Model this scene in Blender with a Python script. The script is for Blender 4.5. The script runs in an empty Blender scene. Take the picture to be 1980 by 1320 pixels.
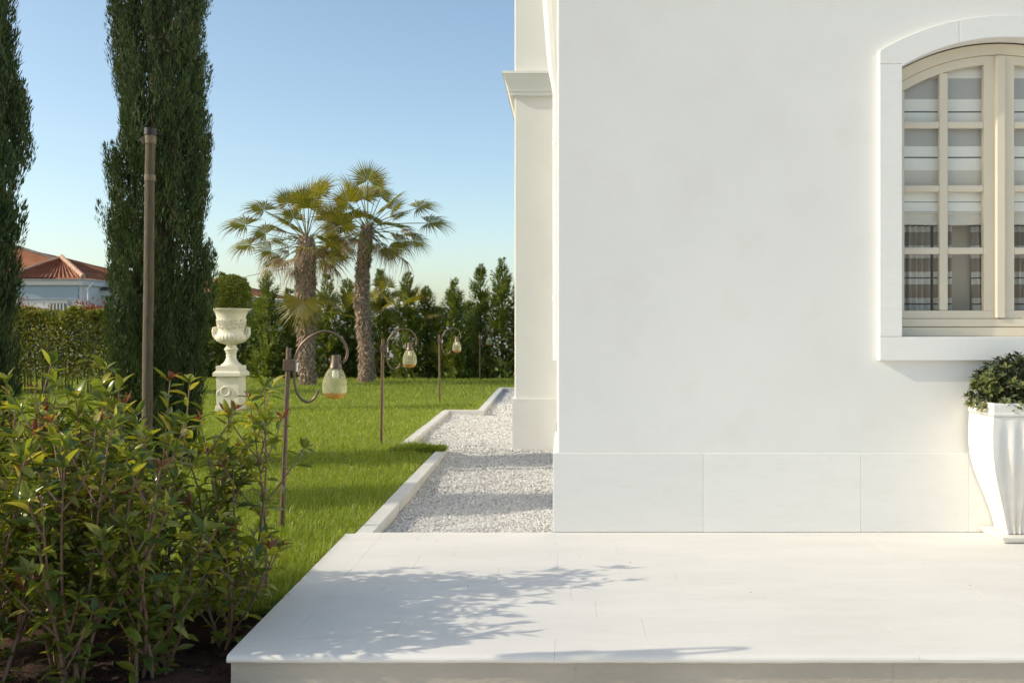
import bpy, bmesh, math, random
import numpy as np
from mathutils import Vector, Matrix, Euler

R = math.radians
S = bpy.context.scene
C = S.collection
random.seed(7)
RNG = np.random.default_rng(11)

# ------------------------------------------------------------------ camera
EYE = 1.25
cam_d = bpy.data.cameras.new('camera')
cam = bpy.data.objects.new('camera', cam_d)
C.objects.link(cam)
cam.location = (0, 0, EYE)
cam.rotation_euler = (R(90), 0, 0)
cam_d.sensor_width = 36.0
cam_d.lens = 35.0
cam_d.shift_x = -106 / 1980
cam_d.shift_y = -28 / 1980
cam_d.clip_start = 0.05
cam_d.clip_end = 4000
cam_d.dof.use_dof = True
cam_d.dof.focus_distance = 5.6
cam_d.dof.aperture_fstop = 7.0
S.camera = cam

# ------------------------------------------------------------------ sun, sky, exposure
SUN_TRAVEL = Vector((1.0, 0.19, -0.57)).normalized()
sun_az = math.atan2(-SUN_TRAVEL.x, -SUN_TRAVEL.y)
sun_el = math.asin(-SUN_TRAVEL.z)
world = bpy.data.worlds.new('World')
S.world = world
world.use_nodes = True
wn = world.node_tree.nodes
sky = wn.new('ShaderNodeTexSky')
sky.sky_type = 'NISHITA'
sky.sun_disc = False
sky.sun_elevation = sun_el
sky.sun_rotation = sun_az
sky.altitude = 0
sky.air_density = 0.85
sky.dust_density = 1.4
sky.ozone_density = 3.2
bg = wn['Background']
bg.inputs['Strength'].default_value = 0.15
world.node_tree.links.new(sky.outputs[0], bg.inputs['Color'])
sl = bpy.data.lights.new('sun', 'SUN')
sl.energy = 2.0
sl.angle = R(0.55)
sl.color = (1.0, 0.98, 0.96)
sun = bpy.data.objects.new('sun', sl)
C.objects.link(sun)
sun.rotation_euler = SUN_TRAVEL.to_track_quat('-Z', 'Y').to_euler()
sun.location = (-20, -4, 14)
S.view_settings.view_transform = 'Standard'
S.view_settings.look = 'None'
S.view_settings.exposure = 0.74
S.view_settings.gamma = 1.0
S.view_settings.use_curve_mapping = False
S.view_settings.use_white_balance = True
S.view_settings.white_balance_temperature = 8000
S.view_settings.white_balance_tint = 4


# ------------------------------------------------------------------ helpers
def at(px, py, y):
    """world point seen at photo pixel (px, py) at depth y (design-time measuring)"""
    return Vector(((px - 1096) * y / 1925, y, EYE - (py - 632) * y / 1925))


WL = {}          # world location of each unrotated parent


def put(o, parent=None):
    C.objects.link(o)
    if parent is not None:
        o.parent = parent
    return o


def tag(o, label=None, cat=None, group=None, kind=None):
    if label: o['label'] = label
    if cat: o['category'] = cat
    if group: o['group'] = group
    if kind: o['kind'] = kind
    return o


def thing(name, label, cat, loc=(0, 0, 0), rot=(0, 0, 0), group=None, kind=None):
    o = bpy.data.objects.new(name, None)
    C.objects.link(o)
    o.location = loc
    o.rotation_euler = rot
    o.empty_display_size = 0.1
    WL[o.name] = Vector(loc)
    return tag(o, label, cat, group, kind)


class MB:
    """collects vertices and faces of one mesh object"""
    def __init__(s):
        s.v = []; s.f = []

    def add(s, V, F):
        b = len(s.v)
        s.v.extend([tuple(p) for p in V])
        s.f.extend([tuple(i + b for i in f) for f in F])
        return s

    def box(s, x0, x1, y0, y1, z0, z1):
        V = [(x0, y0, z0), (x1, y0, z0), (x1, y1, z0), (x0, y1, z0),
             (x0, y0, z1), (x1, y0, z1), (x1, y1, z1), (x0, y1, z1)]
        F = [(0, 3, 2, 1), (4, 5, 6, 7), (0, 1, 5, 4), (1, 2, 6, 5), (2, 3, 7, 6), (3, 0, 4, 7)]
        return s.add(V, F)

    def slab(s, poly, z0, z1, c=0.004):
        """horizontal polygon slab with a chamfered top edge"""
        n = len(poly)
        cx = sum(p[0] for p in poly) / n; cy = sum(p[1] for p in poly) / n
        ins = []
        for (x, y) in poly:
            d = math.hypot(x - cx, y - cy)
            k = 1 - c * 1.4 / max(d, 1e-4)
            ins.append((cx + (x - cx) * k, cy + (y - cy) * k))
        V = [(x, y, z0) for x, y in poly] + [(x, y, z1 - c) for x, y in poly] + [(x, y, z1) for x, y in ins]
        F = [tuple(range(n - 1, -1, -1)), tuple(range(2 * n, 3 * n))]
        for k in range(2):
            for i in range(n):
                j = (i + 1) % n
                F.append((k * n + i, k * n + j, (k + 1) * n + j, (k + 1) * n + i))
        return s.add(V, F)

    def prism(s, poly, y0, y1):
        """polygon in the XZ plane (counter-clockwise seen from -Y) extruded in Y"""
        n = len(poly)
        V = [(x, y0, z) for x, z in poly] + [(x, y1, z) for x, z in poly]
        F = [tuple(range(n)), tuple(range(2 * n - 1, n - 1, -1))]
        for i in range(n):
            j = (i + 1) % n
            F.append((i, n + i, n + j, j))
        return s.add(V, F)

    def tube(s, pts, rad, n=8, cap=True):
        pts = [Vector(p) for p in pts]
        if not hasattr(rad, '__len__'): rad = [rad] * len(pts)
        V = []; F = []
        prev = None
        for i, p in enumerate(pts):
            t = (pts[min(i + 1, len(pts) - 1)] - pts[max(i - 1, 0)]).normalized()
            if prev is None:
                a = Vector((0, 1, 0)) if abs(t.y) < 0.9 else Vector((1, 0, 0))
            else:
                a = prev
            u = (a - t * a.dot(t)).normalized()
            prev = u
            w = t.cross(u)
            for k in range(n):
                g = 2 * math.pi * k / n
                V.append(p + (u * math.cos(g) + w * math.sin(g)) * rad[i])
        for i in range(len(pts) - 1):
            for k in range(n):
                k2 = (k + 1) % n
                F.append((i * n + k, i * n + k2, (i + 1) * n + k2, (i + 1) * n + k))
        if cap:
            F.append(tuple(range(n - 1, -1, -1)))
            F.append(tuple((len(pts) - 1) * n + k for k in range(n)))
        return s.add(V, F)

    def lathe(s, prof, n=32, c=(0, 0), fn=None):
        V = []; F = []
        for i, (r, z) in enumerate(prof):
            for k in range(n):
                g = 2 * math.pi * k / n
                q = r * (fn(i, g) if fn else 1)
                V.append((c[0] + q * math.cos(g), c[1] + q * math.sin(g), z))
        for i in range(len(prof) - 1):
            for k in range(n):
                k2 = (k + 1) % n
                F.append((i * n + k, i * n + k2, (i + 1) * n + k2, (i + 1) * n + k))
        F.append(tuple(range(n - 1, -1, -1)))
        F.append(tuple((len(prof) - 1) * n + k for k in range(n)))
        return s.add(V, F)

    def mesh(s, name, m, smooth=False):
        me = bpy.data.meshes.new(name)
        me.from_pydata(s.v, [], s.f)
        if m: me.materials.append(m)
        if smooth:
            me.polygons.foreach_set('use_smooth', [True] * len(me.polygons))
        me.update()
        return me

    def build(s, name, m, parent=None, smooth=False, world_coords=True, bevel=0, angle=40):
        o = bpy.data.objects.new(name, s.mesh(name, m, False))
        put(o, parent)
        if parent is not None and world_coords and parent.name in WL:
            o.location = -WL[parent.name]
        WL[o.name] = Vector((0, 0, 0))
        if bevel:
            b = o.modifiers.new('bevel', 'BEVEL')
            b.width = bevel; b.segments = 2; b.limit_method = 'ANGLE'; b.angle_limit = R(35)
        if smooth:
            smooth_by_angle(o.data, angle)
        return o


def smooth_by_angle(me, deg):
    me.polygons.foreach_set('use_smooth', [True] * len(me.polygons))
    bm = bmesh.new(); bm.from_mesh(me)
    lim = R(deg)
    for e in bm.edges:
        if len(e.link_faces) == 2 and e.calc_face_angle(0) > lim:
            e.smooth = False
    bm.to_mesh(me); bm.free()


def tri_mesh(name, V, F, m, parent=None, smooth=False):
    """big triangle mesh from numpy arrays; V is in the parent's local space"""
    me = bpy.data.meshes.new(name)
    V = np.ascontiguousarray(V, dtype=np.float32); F = np.ascontiguousarray(F, dtype=np.int32)
    me.vertices.add(len(V)); me.vertices.foreach_set('co', V.ravel())
    me.loops.add(F.size); me.loops.foreach_set('vertex_index', F.ravel())
    me.polygons.add(len(F)); me.polygons.foreach_set('loop_start', np.arange(0, F.size, 3, dtype=np.int32))
    me.polygons.foreach_set('use_smooth', np.full(len(F), smooth))
    me.update(calc_edges=True)
    me.materials.append(m)
    o = bpy.data.objects.new(name, me)
    return put(o, parent)


def unit(a):
    return a / np.maximum(np.linalg.norm(a, axis=-1, keepdims=True), 1e-9)


def rand_unit(n, rng=RNG):
    return unit(rng.normal(size=(n, 3)))


def leaf_arrays(P, D, N, L, W, fold=0.25, droop=0.0):
    """diamond leaves: base P, direction D, upper side N; 4 vertices and 2 triangles each"""
    n = len(P)
    D = unit(D); N = unit(N - D * np.sum(N * D, 1, keepdims=True)); B = np.cross(N, D)
    L = np.broadcast_to(np.asarray(L, float).reshape(-1, 1), (n, 1)); W = np.broadcast_to(np.asarray(W, float).reshape(-1, 1), (n, 1))
    m = P + D * L * 0.45
    V = np.empty((n, 4, 3))
    V[:, 0] = P
    V[:, 1] = m + B * W * 0.5 + N * W * fold
    V[:, 2] = P + D * L - N * L * droop
    V[:, 3] = m - B * W * 0.5 + N * W * fold
    i = np.arange(n)[:, None] * 4
    F = np.concatenate([i + np.array([[0, 2, 1]]), i + np.array([[0, 3, 2]])], 0)
    return V.reshape(-1, 3), F


def join_arrays(parts):
    V = []; F = []; b = 0
    for v, f in parts:
        V.append(v); F.append(f + b); b += len(v)
    return np.concatenate(V), np.concatenate(F)


# ------------------------------------------------------------------ materials
def mat(name, col, rough=0.6, var=0.0, scale=6.0, bump=0.0, bscale=40.0, metal=0.0, col2=None, spec=0.5, stretch=None, detail=5.0):
    m = bpy.data.materials.new(name)
    m.use_nodes = True
    nt = m.node_tree; n = nt.nodes; l = nt.links
    b = n['Principled BSDF']
    b.inputs['Roughness'].default_value = rough
    b.inputs['Metallic'].default_value = metal
    b.inputs['Specular IOR Level'].default_value = spec
    b.inputs['Base Color'].default_value = (*col, 1)
    tc = n.new('ShaderNodeTexCoord')
    src = tc.outputs['Object']
    if stretch:
        mp = n.new('ShaderNodeMapping'); mp.inputs['Scale'].default_value = stretch
        l.new(src, mp.inputs[0]); src = mp.outputs[0]
    if var or col2:
        t = n.new('ShaderNodeTexNoise'); t.inputs['Scale'].default_value = scale; t.inputs['Detail'].default_value = detail
        t.inputs['Roughness'].default_value = 0.62
        l.new(src, t.inputs['Vector'])
        r = n.new('ShaderNodeValToRGB')
        r.color_ramp.elements[0].position = 0.32; r.color_ramp.elements[1].position = 0.68
        a = tuple(c * (1 - var) for c in col); z = tuple(min(1, c * (1 + var)) for c in col)
        if col2: a, z = col, col2
        r.color_ramp.elements[0].color = (*a, 1); r.color_ramp.elements[1].color = (*z, 1)
        l.new(t.outputs['Fac'], r.inputs[0]); l.new(r.outputs[0], b.inputs['Base Color'])
    if bump:
        t2 = n.new('ShaderNodeTexNoise'); t2.inputs['Scale'].default_value = bscale; t2.inputs['Detail'].default_value = 6
        l.new(src, t2.inputs['Vector'])
        bp = n.new('ShaderNodeBump'); bp.inputs['Strength'].default_value = bump; bp.inputs['Distance'].default_value = 0.01
        l.new(t2.outputs['Fac'], bp.inputs['Height']); l.new(bp.outputs[0], b.inputs['Normal'])
    return m


def foliage(name, cols, rough=0.5, trans=0.3, by='island', spec=0.4, tcol=None):
    """leaf material: colour picked per leaf (mesh island or object) from a ramp, part translucent"""
    m = bpy.data.materials.new(name)
    m.use_nodes = True
    nt = m.node_tree; n = nt.nodes; l = nt.links
    b = n['Principled BSDF']
    b.inputs['Roughness'].default_value = rough
    b.inputs['Specular IOR Level'].default_value = spec
    if by == 'island':
        rnd = n.new('ShaderNodeNewGeometry').outputs['Random Per Island']
    else:
        rnd = n.new('ShaderNodeObjectInfo').outputs['Random']
    r = n.new('ShaderNodeValToRGB')
    e = r.color_ramp.elements
    e[0].position = 0; e[0].color = (*cols[0], 1)
    e[1].position = 1; e[1].color = (*cols[-1], 1)
    for i, c in enumerate(cols[1:-1]):
        k = e.new((i + 1) / (len(cols) - 1)); k.color = (*c, 1)
    l.new(rnd, r.inputs[0]); l.new(r.outputs[0], b.inputs['Base Color'])
    if trans:
        tr = n.new('ShaderNodeBsdfTranslucent')
        mx = n.new('ShaderNodeMixRGB'); mx.blend_type = 'MULTIPLY'; mx.inputs[0].default_value = 1
        mx.inputs[2].default_value = (*(tcol or (1.5, 1.35, 0.5)), 1)
        l.new(r.outputs[0], mx.inputs[1]); l.new(mx.outputs[0], tr.inputs['Color'])
        ms = n.new('ShaderNodeMixShader'); ms.inputs[0].default_value = trans
        l.new(b.outputs[0], ms.inputs[1]); l.new(tr.outputs[0], ms.inputs[2])
        l.new(ms.outputs[0], n['Material Output'].inputs['Surface'])
    return m


def glass(name, tint=(1, 1, 1), body=None, body_amt=0.0, rough=0.02, refl=1.0):
    m = bpy.data.materials.new(name)
    m.use_nodes = True
    nt = m.node_tree; n = nt.nodes; l = nt.links
    n.remove(n['Principled BSDF'])
    t = n.new('ShaderNodeBsdfTransparent'); t.inputs['Color'].default_value = (*tint, 1)
    g = n.new('ShaderNodeBsdfGlossy'); g.inputs['Roughness'].default_value = rough
    f = n.new('ShaderNodeFresnel'); f.inputs['IOR'].default_value = 1.45
    mul = n.new('ShaderNodeMath'); mul.operation = 'MULTIPLY'; mul.inputs[1].default_value = refl
    ge = n.new('ShaderNodeNewGeometry'); inv = n.new('ShaderNodeMath'); inv.operation = 'SUBTRACT'; inv.inputs[0].default_value = 1.0
    l.new(ge.outputs['Backfacing'], inv.inputs[1])
    m9 = n.new('ShaderNodeMath'); m9.operation = 'MULTIPLY'; l.new(f.outputs[0], m9.inputs[0]); l.new(inv.outputs[0], m9.inputs[1])
    l.new(m9.outputs[0], mul.inputs[0])
    a = t.outputs[0]
    if body:
        d = n.new('ShaderNodeBsdfDiffuse'); d.inputs['Color'].default_value = (*body, 1)
        tr = n.new('ShaderNodeBsdfTranslucent'); tr.inputs['Color'].default_value = (*body, 1)
        m0 = n.new('ShaderNodeMixShader'); m0.inputs[0].default_value = 0.5
        l.new(d.outputs[0], m0.inputs[1]); l.new(tr.outputs[0], m0.inputs[2])
        tc = n.new('ShaderNodeTexCoord')
        v = n.new('ShaderNodeTexVoronoi'); v.feature = 'DISTANCE_TO_EDGE'; v.inputs['Scale'].default_value = 110
        l.new(tc.outputs['Object'], v.inputs['Vector'])
        mr = n.new('ShaderNodeMapRange'); mr.inputs[1].default_value = 0; mr.inputs[2].default_value = 0.12
        mr.inputs[3].default_value = min(1, body_amt * 1.7); mr.inputs[4].default_value = body_amt * 0.8
        l.new(v.outputs['Distance'], mr.inputs[0])
        m1 = n.new('ShaderNodeMixShader')
        l.new(mr.outputs[0], m1.inputs[0]); l.new(a, m1.inputs[1]); l.new(m0.outputs[0], m1.inputs[2])
        a = m1.outputs[0]
    ms = n.new('ShaderNodeMixShader')
    l.new(mul.outputs[0], ms.inputs[0]); l.new(a, ms.inputs[1]); l.new(g.outputs[0], ms.inputs[2])
    l.new(ms.outputs[0], n['Material Output'].inputs['Surface'])
    return m


def stripes(name, stops, axis_scale, offset=0.0, repeat=False, rough=0.85, trans=0.25):
    """woven cloth with horizontal stripes: stops = [(0..1 position, colour)] along object Z"""
    m = bpy.data.materials.new(name)
    m.use_nodes = True
    nt = m.node_tree; n = nt.nodes; l = nt.links
    b = n['Principled BSDF']; b.inputs['Roughness'].default_value = rough; b.inputs['Specular IOR Level'].default_value = 0.1
    tc = n.new('ShaderNodeTexCoord'); sp = n.new('ShaderNodeSeparateXYZ')
    l.new(tc.outputs['UV'] if False else tc.outputs['Object'], sp.inputs[0])
    ma = n.new('ShaderNodeMath'); ma.operation = 'MULTIPLY_ADD'; ma.inputs[1].default_value = axis_scale; ma.inputs[2].default_value = offset
    l.new(sp.outputs['Z'], ma.inputs[0])
    o = ma.outputs[0]
    if repeat:
        fr = n.new('ShaderNodeMath'); fr.operation = 'FRACT'; l.new(o, fr.inputs[0]); o = fr.outputs[0]
    r = n.new('ShaderNodeValToRGB'); r.color_ramp.interpolation = 'CONSTANT'
    e = r.color_ramp.elements
    e[0].position = 0; e[0].color = (*stops[0][1], 1)
    e[1].position = stops[1][0]; e[1].color = (*stops[1][1], 1)
    for p, c in stops[2:]:
        k = e.new(p); k.color = (*c, 1)
    l.new(o, r.inputs[0]); l.new(r.outputs[0], b.inputs['Base Color'])
    tr = n.new('ShaderNodeBsdfTranslucent'); l.new(r.outputs[0], tr.inputs['Color'])
    ms = n.new('ShaderNodeMixShader'); ms.inputs[0].default_value = trans
    l.new(b.outputs[0], ms.inputs[1]); l.new(tr.outputs[0], ms.inputs[2])
    l.new(ms.outputs[0], n['Material Output'].inputs['Surface'])
    return m


def paint_wall(name, col, bump=0.25, var=0.03):
    """lime-washed stucco: broad cloudy tone, fine trowel relief, a few faint stains"""
    m = mat(name, col, 0.85, var, 0.9, bump, 55.0, spec=0.2)
    n = m.node_tree.nodes; l = m.node_tree.links
    t = n.new('ShaderNodeTexNoise'); t.inputs['Scale'].default_value = 3.5; t.inputs['Detail'].default_value = 8
    tc = n.new('ShaderNodeTexCoord'); l.new(tc.outputs['Object'], t.inputs['Vector'])
    r = n.new('ShaderNodeValToRGB'); r.color_ramp.elements[0].position = 0.30; r.color_ramp.elements[1].position = 0.46
    r.color_ramp.elements[0].color = (0.976, 0.972, 0.965, 1); r.color_ramp.elements[1].color = (1, 1, 1, 1)
    l.new(t.outputs['Fac'], r.inputs[0])
    b = n['Principled BSDF']
    old = b.inputs['Base Color'].links[0].from_socket
    mx = n.new('ShaderNodeMixRGB'); mx.blend_type = 'MULTIPLY'; mx.inputs[0].default_value = 1
    l.new(old, mx.inputs[1]); l.new(r.outputs[0], mx.inputs[2]); l.new(mx.outputs[0], b.inputs['Base Color'])
    return m


def limestone(name, col, var=0.05, bump=0.2, per_object=0.03):
    """pale sawn limestone: clouding, short veins along X, tiny pits, tone per slab"""
    m = mat(name, col, 0.62, var, 2.2, bump, 70.0, spec=0.3, stretch=(0.6, 1.6, 1.6))
    n = m.node_tree.nodes; l = m.node_tree.links
    b = n['Principled BSDF']
    tc = n.new('ShaderNodeTexCoord')
    mp = n.new('ShaderNodeMapping'); mp.inputs['Scale'].default_value = (5, 26, 26)
    l.new(tc.outputs['Object'], mp.inputs[0])
    t = n.new('ShaderNodeTexNoise'); t.inputs['Scale'].default_value = 1.0; t.inputs['Detail'].default_value = 7; t.inputs['Distortion'].default_value = 0.8
    l.new(mp.outputs[0], t.inputs['Vector'])
    r = n.new('ShaderNodeValToRGB'); r.color_ramp.elements[0].position = 0.28; r.color_ramp.elements[1].position = 0.5
    r.color_ramp.elements[0].color = (0.972, 0.968, 0.96, 1); r.color_ramp.elements[1].color = (1, 1, 1, 1)
    l.new(t.outputs['Fac'], r.inputs[0])
    v = n.new('ShaderNodeTexNoise'); v.inputs['Scale'].default_value = 160; v.inputs['Detail'].default_value = 2
    l.new(tc.outputs['Object'], v.inputs['Vector'])
    r2 = n.new('ShaderNodeValToRGB'); r2.color_ramp.elements[0].position = 0.24; r2.color_ramp.elements[1].position = 0.33
    r2.color_ramp.elements[0].color = (0.80, 0.78, 0.74, 1); r2.color_ramp.elements[1].color = (1, 1, 1, 1)
    l.new(v.outputs['Fac'], r2.inputs[0])
    oi = n.new('ShaderNodeObjectInfo')
    mr = n.new('ShaderNodeMapRange'); mr.inputs[3].default_value = 1 - per_object; mr.inputs[4].default_value = 1 + per_object * 0.6
    l.new(oi.outputs['Random'], mr.inputs[0])
    old = b.inputs['Base Color'].links[0].from_socket
    for src in (r.outputs[0], r2.outputs[0], mr.outputs[0]):
        mx = n.new('ShaderNodeMixRGB'); mx.blend_type = 'MULTIPLY'; mx.inputs[0].default_value = 1
        l.new(old, mx.inputs[1]); l.new(src, mx.inputs[2]); old = mx.outputs[0]
    l.new(old, b.inputs['Base Color'])
    return m


M = dict(
    wall=paint_wall('wall_paint', (0.775, 0.765, 0.73), 0.09, 0.03),
    plinth=limestone('plinth_limestone', (0.80, 0.785, 0.75), 0.015, 0.10),
    paving=limestone('paving_limestone', (0.76, 0.72, 0.672), 0.045, 0.10, 0.010),
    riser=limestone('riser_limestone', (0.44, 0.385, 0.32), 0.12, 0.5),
    surround=limestone('surround_limestone', (0.80, 0.79, 0.755), 0.015, 0.16, 0.01),
    joint=mat('mortar_joint', (0.70, 0.67, 0.63), 0.9),
    kerb=limestone('kerb_limestone', (0.62, 0.60, 0.57), 0.08, 0.4, 0.06),
    cream=mat('cream_paint', (0.75, 0.65, 0.50), 0.42, 0.03, 3, 0.03, 60),
    pipe=mat('pipe_paint', (0.84, 0.84, 0.82), 0.35, 0.03, 4),
    pot=mat('white_glaze', (0.74, 0.69, 0.61), 0.5, 0.0, 1.0, 0.15, 9, col2=(0.81, 0.79, 0.75), stretch=(16, 16, 2.2)),
    urn=mat('cream_cast_stone', (0.74, 0.69, 0.56), 0.7, 0.06, 8, 0.25, 50),
    bronze=mat('bronze_metal', (0.17, 0.12, 0.085), 0.42, 0.15, 14, 0.05, 60, metal=0.75),
    wood=mat('weathered_wood', (0.075, 0.056, 0.038), 0.8, 0.0, 5, 0.6, 18, col2=(0.145, 0.115, 0.075), stretch=(14, 14, 1.0)),
    strap=mat('canvas_strap', (0.20, 0.16, 0.11), 0.85, 0.2, 20, 0.3, 120),
    rubber=mat('black_rubber', (0.02, 0.02, 0.022), 0.5),
    soil=mat('dark_soil', (0.022, 0.009, 0.005), 0.95, 0.0, 20, 1.0, 60, col2=(0.065, 0.024, 0.012)),
    lawn=mat('lawn_base', (0.09, 0.12, 0.016), 0.95, 0.0, 9, 0.6, 60, col2=(0.15, 0.18, 0.025)),
    ground=mat('ground_earth', (0.16, 0.15, 0.09), 0.95, 0.2, 0.4),
    gravelbed=mat('gravel_base', (0.30, 0.28, 0.26), 0.95, 0.0, 60, 1.0, 90, col2=(0.62, 0.60, 0.57)),
    roof=mat('terracotta', (0.26, 0.085, 0.035), 0.8, 0.25, 1.6, 0.2, 20),
    ridge=mat('pale_ridge_tile', (0.55, 0.33, 0.22), 0.8, 0.2, 3),
    roofdark=mat('old_roof', (0.10, 0.075, 0.065), 0.8, 0.3, 2),
    hwall=mat('pale_render', (0.66, 0.65, 0.62), 0.85, 0.03, 1),
    hblue=mat('blue_grey_tone', (0.33, 0.41, 0.46), 0.85, 0.04, 1),
    hwin=mat('shutter_wood', (0.22, 0.20, 0.16), 0.6, 0.1, 4),
    inside=mat('room_paint', (0.82, 0.70, 0.57), 0.85, 0.03, 2),
    trunk=mat('bark', (0.10, 0.07, 0.045), 0.9, 0.3, 12, 0.6, 40),
    palmtrunk=foliage('palm_fibre', [(0.24, 0.16, 0.11), (0.46, 0.36, 0.27), (0.33, 0.24, 0.17), (0.56, 0.46, 0.36)], 0.9, 0.0),
    palmcore=mat('palm_bark', (0.22, 0.15, 0.11), 0.95, 0.4, 10, 1.0, 40),
    palm=foliage('palm_leaf', [(0.12, 0.14, 0.018), (0.30, 0.27, 0.04), (0.18, 0.185, 0.026), (0.42, 0.34, 0.10)], 0.40, 0.3),
    palmdry=foliage('palm_leaf_dry', [(0.26, 0.17, 0.08), (0.38, 0.27, 0.14), (0.16, 0.09, 0.05)], 0.7, 0.2),
    palmgold=foliage('palm_leaf_gold', [(0.16, 0.15, 0.02), (0.26, 0.21, 0.04), (0.12, 0.13, 0.02)], 0.4, 0.35),
    petiole=mat('palm_petiole', (0.13, 0.14, 0.035), 0.5, 0.3, 8),
    cypress=foliage('cypress_leaf', [(0.022, 0.052, 0.016), (0.055, 0.105, 0.027), (0.030, 0.066, 0.02), (0.10, 0.14, 0.04), (0.038, 0.078, 0.023), (0.08, 0.062, 0.03)], 0.6, 0.14),
    leyland=foliage('conifer_leaf', [(0.07, 0.12, 0.03), (0.20, 0.26, 0.055), (0.11, 0.16, 0.04), (0.28, 0.30, 0.09)], 0.5, 0.34),
    hedge=foliage('hedge_leaf', [(0.11, 0.145, 0.024), (0.30, 0.30, 0.055), (0.18, 0.205, 0.035), (0.42, 0.38, 0.12)], 0.45, 0.3),
    hedgered=foliage('hedge_leaf_red', [(0.24, 0.05, 0.03), (0.34, 0.10, 0.06), (0.18, 0.07, 0.035)], 0.4, 0.3, tcol=(1.4, 1, 0.8)),
    box=foliage('box_leaf', [(0.07, 0.105, 0.015), (0.20, 0.23, 0.035), (0.12, 0.155, 0.022)], 0.4, 0.25),
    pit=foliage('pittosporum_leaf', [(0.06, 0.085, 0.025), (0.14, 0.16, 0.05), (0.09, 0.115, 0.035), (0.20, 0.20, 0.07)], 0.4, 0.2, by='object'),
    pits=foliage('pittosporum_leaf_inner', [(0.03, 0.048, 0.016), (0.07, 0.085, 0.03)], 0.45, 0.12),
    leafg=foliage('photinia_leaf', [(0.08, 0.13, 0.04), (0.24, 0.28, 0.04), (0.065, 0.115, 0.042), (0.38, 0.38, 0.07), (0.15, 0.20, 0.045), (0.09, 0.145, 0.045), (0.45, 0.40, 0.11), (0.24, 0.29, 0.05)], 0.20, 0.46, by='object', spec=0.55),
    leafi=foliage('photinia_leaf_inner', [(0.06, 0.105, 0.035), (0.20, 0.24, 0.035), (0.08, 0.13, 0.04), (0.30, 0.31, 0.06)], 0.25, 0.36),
    leafr=foliage('photinia_leaf_young', [(0.22, 0.05, 0.028), (0.20, 0.10, 0.035), (0.30, 0.08, 0.05)], 0.3, 0.3, by='object', tcol=(1.4, 1.0, 0.8)),
    stem=mat('photinia_stem', (0.17, 0.085, 0.055), 0.6, 0.0, 14, 0.2, 60, col2=(0.28, 0.17, 0.11)),
    twig=mat('young_twig', (0.19, 0.13, 0.08), 0.6, 0.2, 14),
    grass=foliage('grass_blade', [(0.13, 0.205, 0.025), (0.28, 0.36, 0.055), (0.17, 0.25, 0.032), (0.40, 0.44, 0.13), (0.205, 0.29, 0.038)], 0.40, 0.40, tcol=(1.5, 1.35, 0.4)),
    gravel=foliage('gravel_stone', [(0.30, 0.285, 0.27), (0.68, 0.66, 0.645), (0.50, 0.485, 0.47), (0.78, 0.77, 0.755), (0.61, 0.595, 0.58)], 0.85, 0.0),
    bit=mat('dirt_bit', (0.06, 0.045, 0.03), 0.9),
    pane=glass('window_glass', (0.99, 0.99, 0.985), refl=1.1),
    bulb=glass('crackle_glass', (0.95, 0.94, 0.82), (0.80, 0.78, 0.58), 0.26, 0.04, 1.6),
    amber=glass('amber_glass', (0.90, 0.66, 0.38), (0.60, 0.34, 0.12), 0.4, 0.05, 0.8),
)
GREY = (0.50, 0.485, 0.45); WHITE = (0.90, 0.87, 0.79); DARK = (0.16, 0.14, 0.12); BEIGE = (0.68, 0.63, 0.53)
TAUPE = (0.46, 0.38, 0.31); CW = (0.88, 0.86, 0.80); CD = (0.05, 0.04, 0.035)

# ------------------------------------------------------------------ ground, lawn, soil, gravel bed
gr = MB(); gr.add([(-1500, -300, -0.2), (1500, -300, -0.2), (1500, 2500, -0.2), (-1500, 2500, -0.2)], [(0, 1, 2, 3)])
tag(gr.build('ground', M['ground']), 'dry earth ground running to the horizon behind the garden', kind='structure')

KERB_OUT = [(-1.284, 6.075), (-1.327, 10.25)]
lawn_poly = [(-26, 4.55), (-1.315, 4.55), (-1.345, 6.02), (-1.290, 6.075), (-1.335, 10.30), (-1.79, 10.36),
             (-1.868, 14.98), (-1.352, 15.0), (-1.408, 20.6), (3.5, 20.6), (3.5, 30), (-26, 30)]
lw = MB(); lw.slab(lawn_poly, -0.19, -0.035, 0.0)
tag(lw.build('lawn', M['lawn']), 'green lawn between the shrubs, the hedge and the gravel path', kind='structure')


def grid(x0, x1, y0, y1, nx, ny, fz):
    V = []; F = []
    for j in range(ny + 1):
        for i in range(nx + 1):
            x = x0 + (x1 - x0) * i / nx; y = y0 + (y1 - y0) * j / ny
            V.append((x, y, fz(x, y)))
    for j in range(ny):
        for i in range(nx):
            a = j * (nx + 1) + i
            F.append((a, a + 1, a + nx + 2, a + nx + 1))
    return V, F


def wob(x, y, s=1.0, k=0.0):
    return (math.sin(x * 3.1 * s + k) * math.cos(y * 2.7 * s + 1.3 * k) + 0.5 * math.sin(x * 7.3 * s + y * 5.1 * s + k)
            + 0.3 * math.sin(x * 17 * s - y * 13 * s + 2 * k))


so = MB(); so.add(*grid(-6, -1.29, 1.0, 4.62, 110, 90, lambda x, y: -0.135 + 0.105 * min(max((y - 4.28 - .05 * wob(x, 0, 1.2)) / .27, 0), 1) ** 1.5 * (1 if x < -1.33 else .9) + 0.012 * wob(x, y, 1.6) + random.uniform(-.006, .006)))
tag(so.build('soil_bed', M['soil'], smooth=True, angle=80), 'dark reddish soil under the shrubs beside the terrace', kind='structure')


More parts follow.
